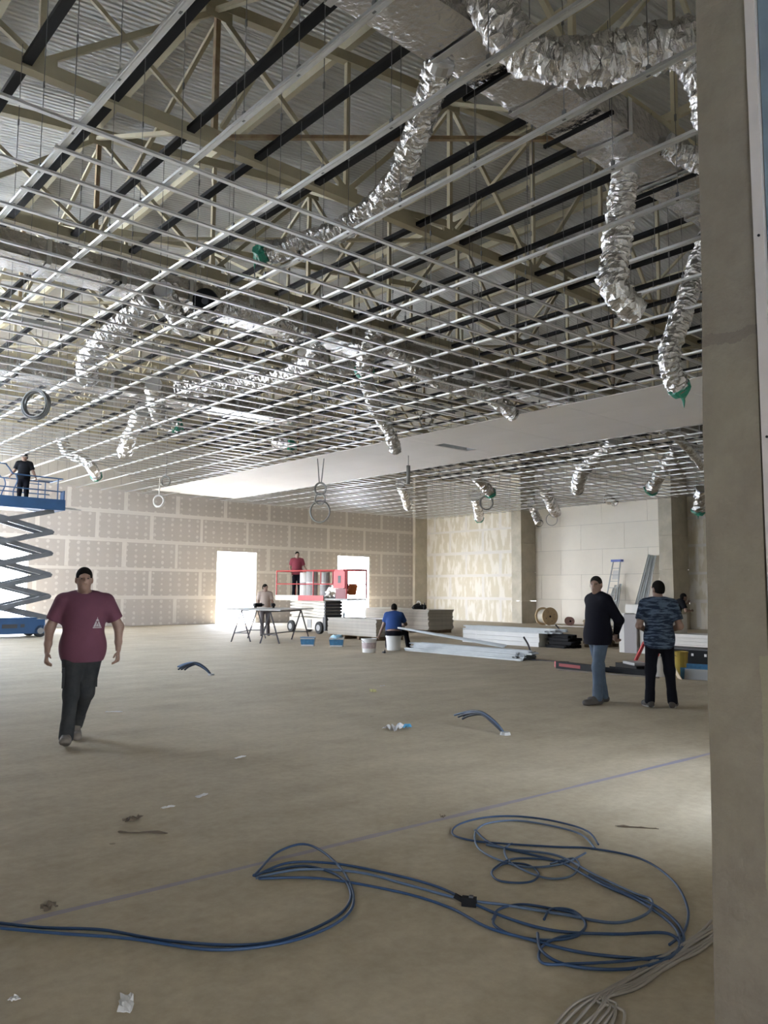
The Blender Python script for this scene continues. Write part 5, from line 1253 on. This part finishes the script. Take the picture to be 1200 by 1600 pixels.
# patterned shirt man
J2 = stance(eL=(.27, .05, 1.11), eR=(-.27, .05, 1.11), wL=(.12, -.20, 1.02), wR=(-.12, -.20, 1.03), aL=(.15, .02, .09), aR=(-.15, .02, .09), kL=(.125, -.01, .5), kR=(-.125, -.01, .5), tL=(.2, -.15, .03), tR=(-.20, -.15, .03))
p2 = at(1033, 1105); m2_, s2_ = person('man in a blue patterned short-sleeved shirt seen from behind', (p2.x, p2.y, 0), facing(.80, .60), J2, M_PATT, M_DNAVY, .0095, hem=.80, girth=1.08, sole=True, head_yaw=28)
m2_.scale = (.965, .965, .965)
# man on blue lift
J4 = stance(eL=(.28, .02, 1.14), eR=(-.29, .03, 1.15), wL=(.36, -.12, .97), wR=(-.37, -.1, 1.0))
person('man in a black t-shirt standing on the raised blue lift', (8.05, 26.95, 4.13), facing(-.35, -.9), J4, M_BLKTEE, M_DNAVY, .016, hem=.88, head_yaw=-35)
# man on red lift
J5 = stance(eL=(.27, -.02, 1.14), eR=(-.26, .03, 1.14), wL=(.36, -.22, 1.02), wR=(-.22, -.1, .93))
person('man in a red shirt standing on the red lift platform', (17.62, 25.3, 1.27), facing(-.55, -.83), J5, mat('wine_red_shirt', (.22, .035, .055), .85), M_DNAVY, .017, hem=.86, girth=1.1, head_yaw=10)
# worker at the table
J6 = stance(eL=(.25, -.02, 1.14), eR=(-.23, .0, 1.13), wL=(.2, -.16, .95), wR=(-.22, -.12, .92), aL=(.13, .12, .09), aR=(-.08, -.15, .09), tL=(.15, -.06, .03), tR=(-.1, -.34, .03), kL=(.12, .06, .5), kR=(-.09, -.1, .5))
person('bare-chested looking worker in tan top standing behind the trestle table', (15.0, 23.4, 0), facing(-.5, -.85), J6, mat('tan_vest', (.40, .32, .27), .8), M_TROU, .017, hem=.9, girth=.92, head_yaw=45)
# seated worker, back to us
J7 = stance(pelvis=(0, .02, .47), chest=(0, -.10, .76), neck=(0, -.19, .95), head=(.0, -.25, 1.07), sL=(.185, -.15, .90), sR=(-.185, -.15, .90), eL=(.27, -.18, .64), eR=(-.30, -.30, .66), wL=(.37, -.10, .40), wR=(-.14, -.48, .60),
            hL=(.095, -.02, .45), hR=(-.095, -.02, .45), kL=(.18, -.40, .47), kR=(-.30, -.36, .46), aL=(.17, -.42, .09), aR=(-.38, -.30, .09), tL=(.2, -.62, .03), tR=(-.46, -.48, .03))
person('worker in a royal blue t-shirt sitting on an upturned bucket, back to camera', (14.05, 15.75, 0), facing(.70, .71), J7, M_BTEE, M_DNAVY, .015, hem=.50, girth=1.1, head_pitch=18)
# far person behind the panels
J8 = stance(pelvis=(0, .05, .92), chest=(0, -.08, 1.15), neck=(0, -.2, 1.30), head=(0, -.27, 1.40), sL=(.185, -.14, 1.25), sR=(-.185, -.14, 1.25), eL=(.28, -.30, 1.08), eR=(-.28, -.2, 1.0), wL=(.22, -.45, 1.22), wR=(-.1, -.45, 1.0))
p8 = at(1057, 1006); person('dark-clothed person bending in the distance behind the patterned-shirt man', (p8.x, p8.y, 0), facing(.8, -.6), J8, M_BLKTEE, M_DNAVY, .018, hem=.86)
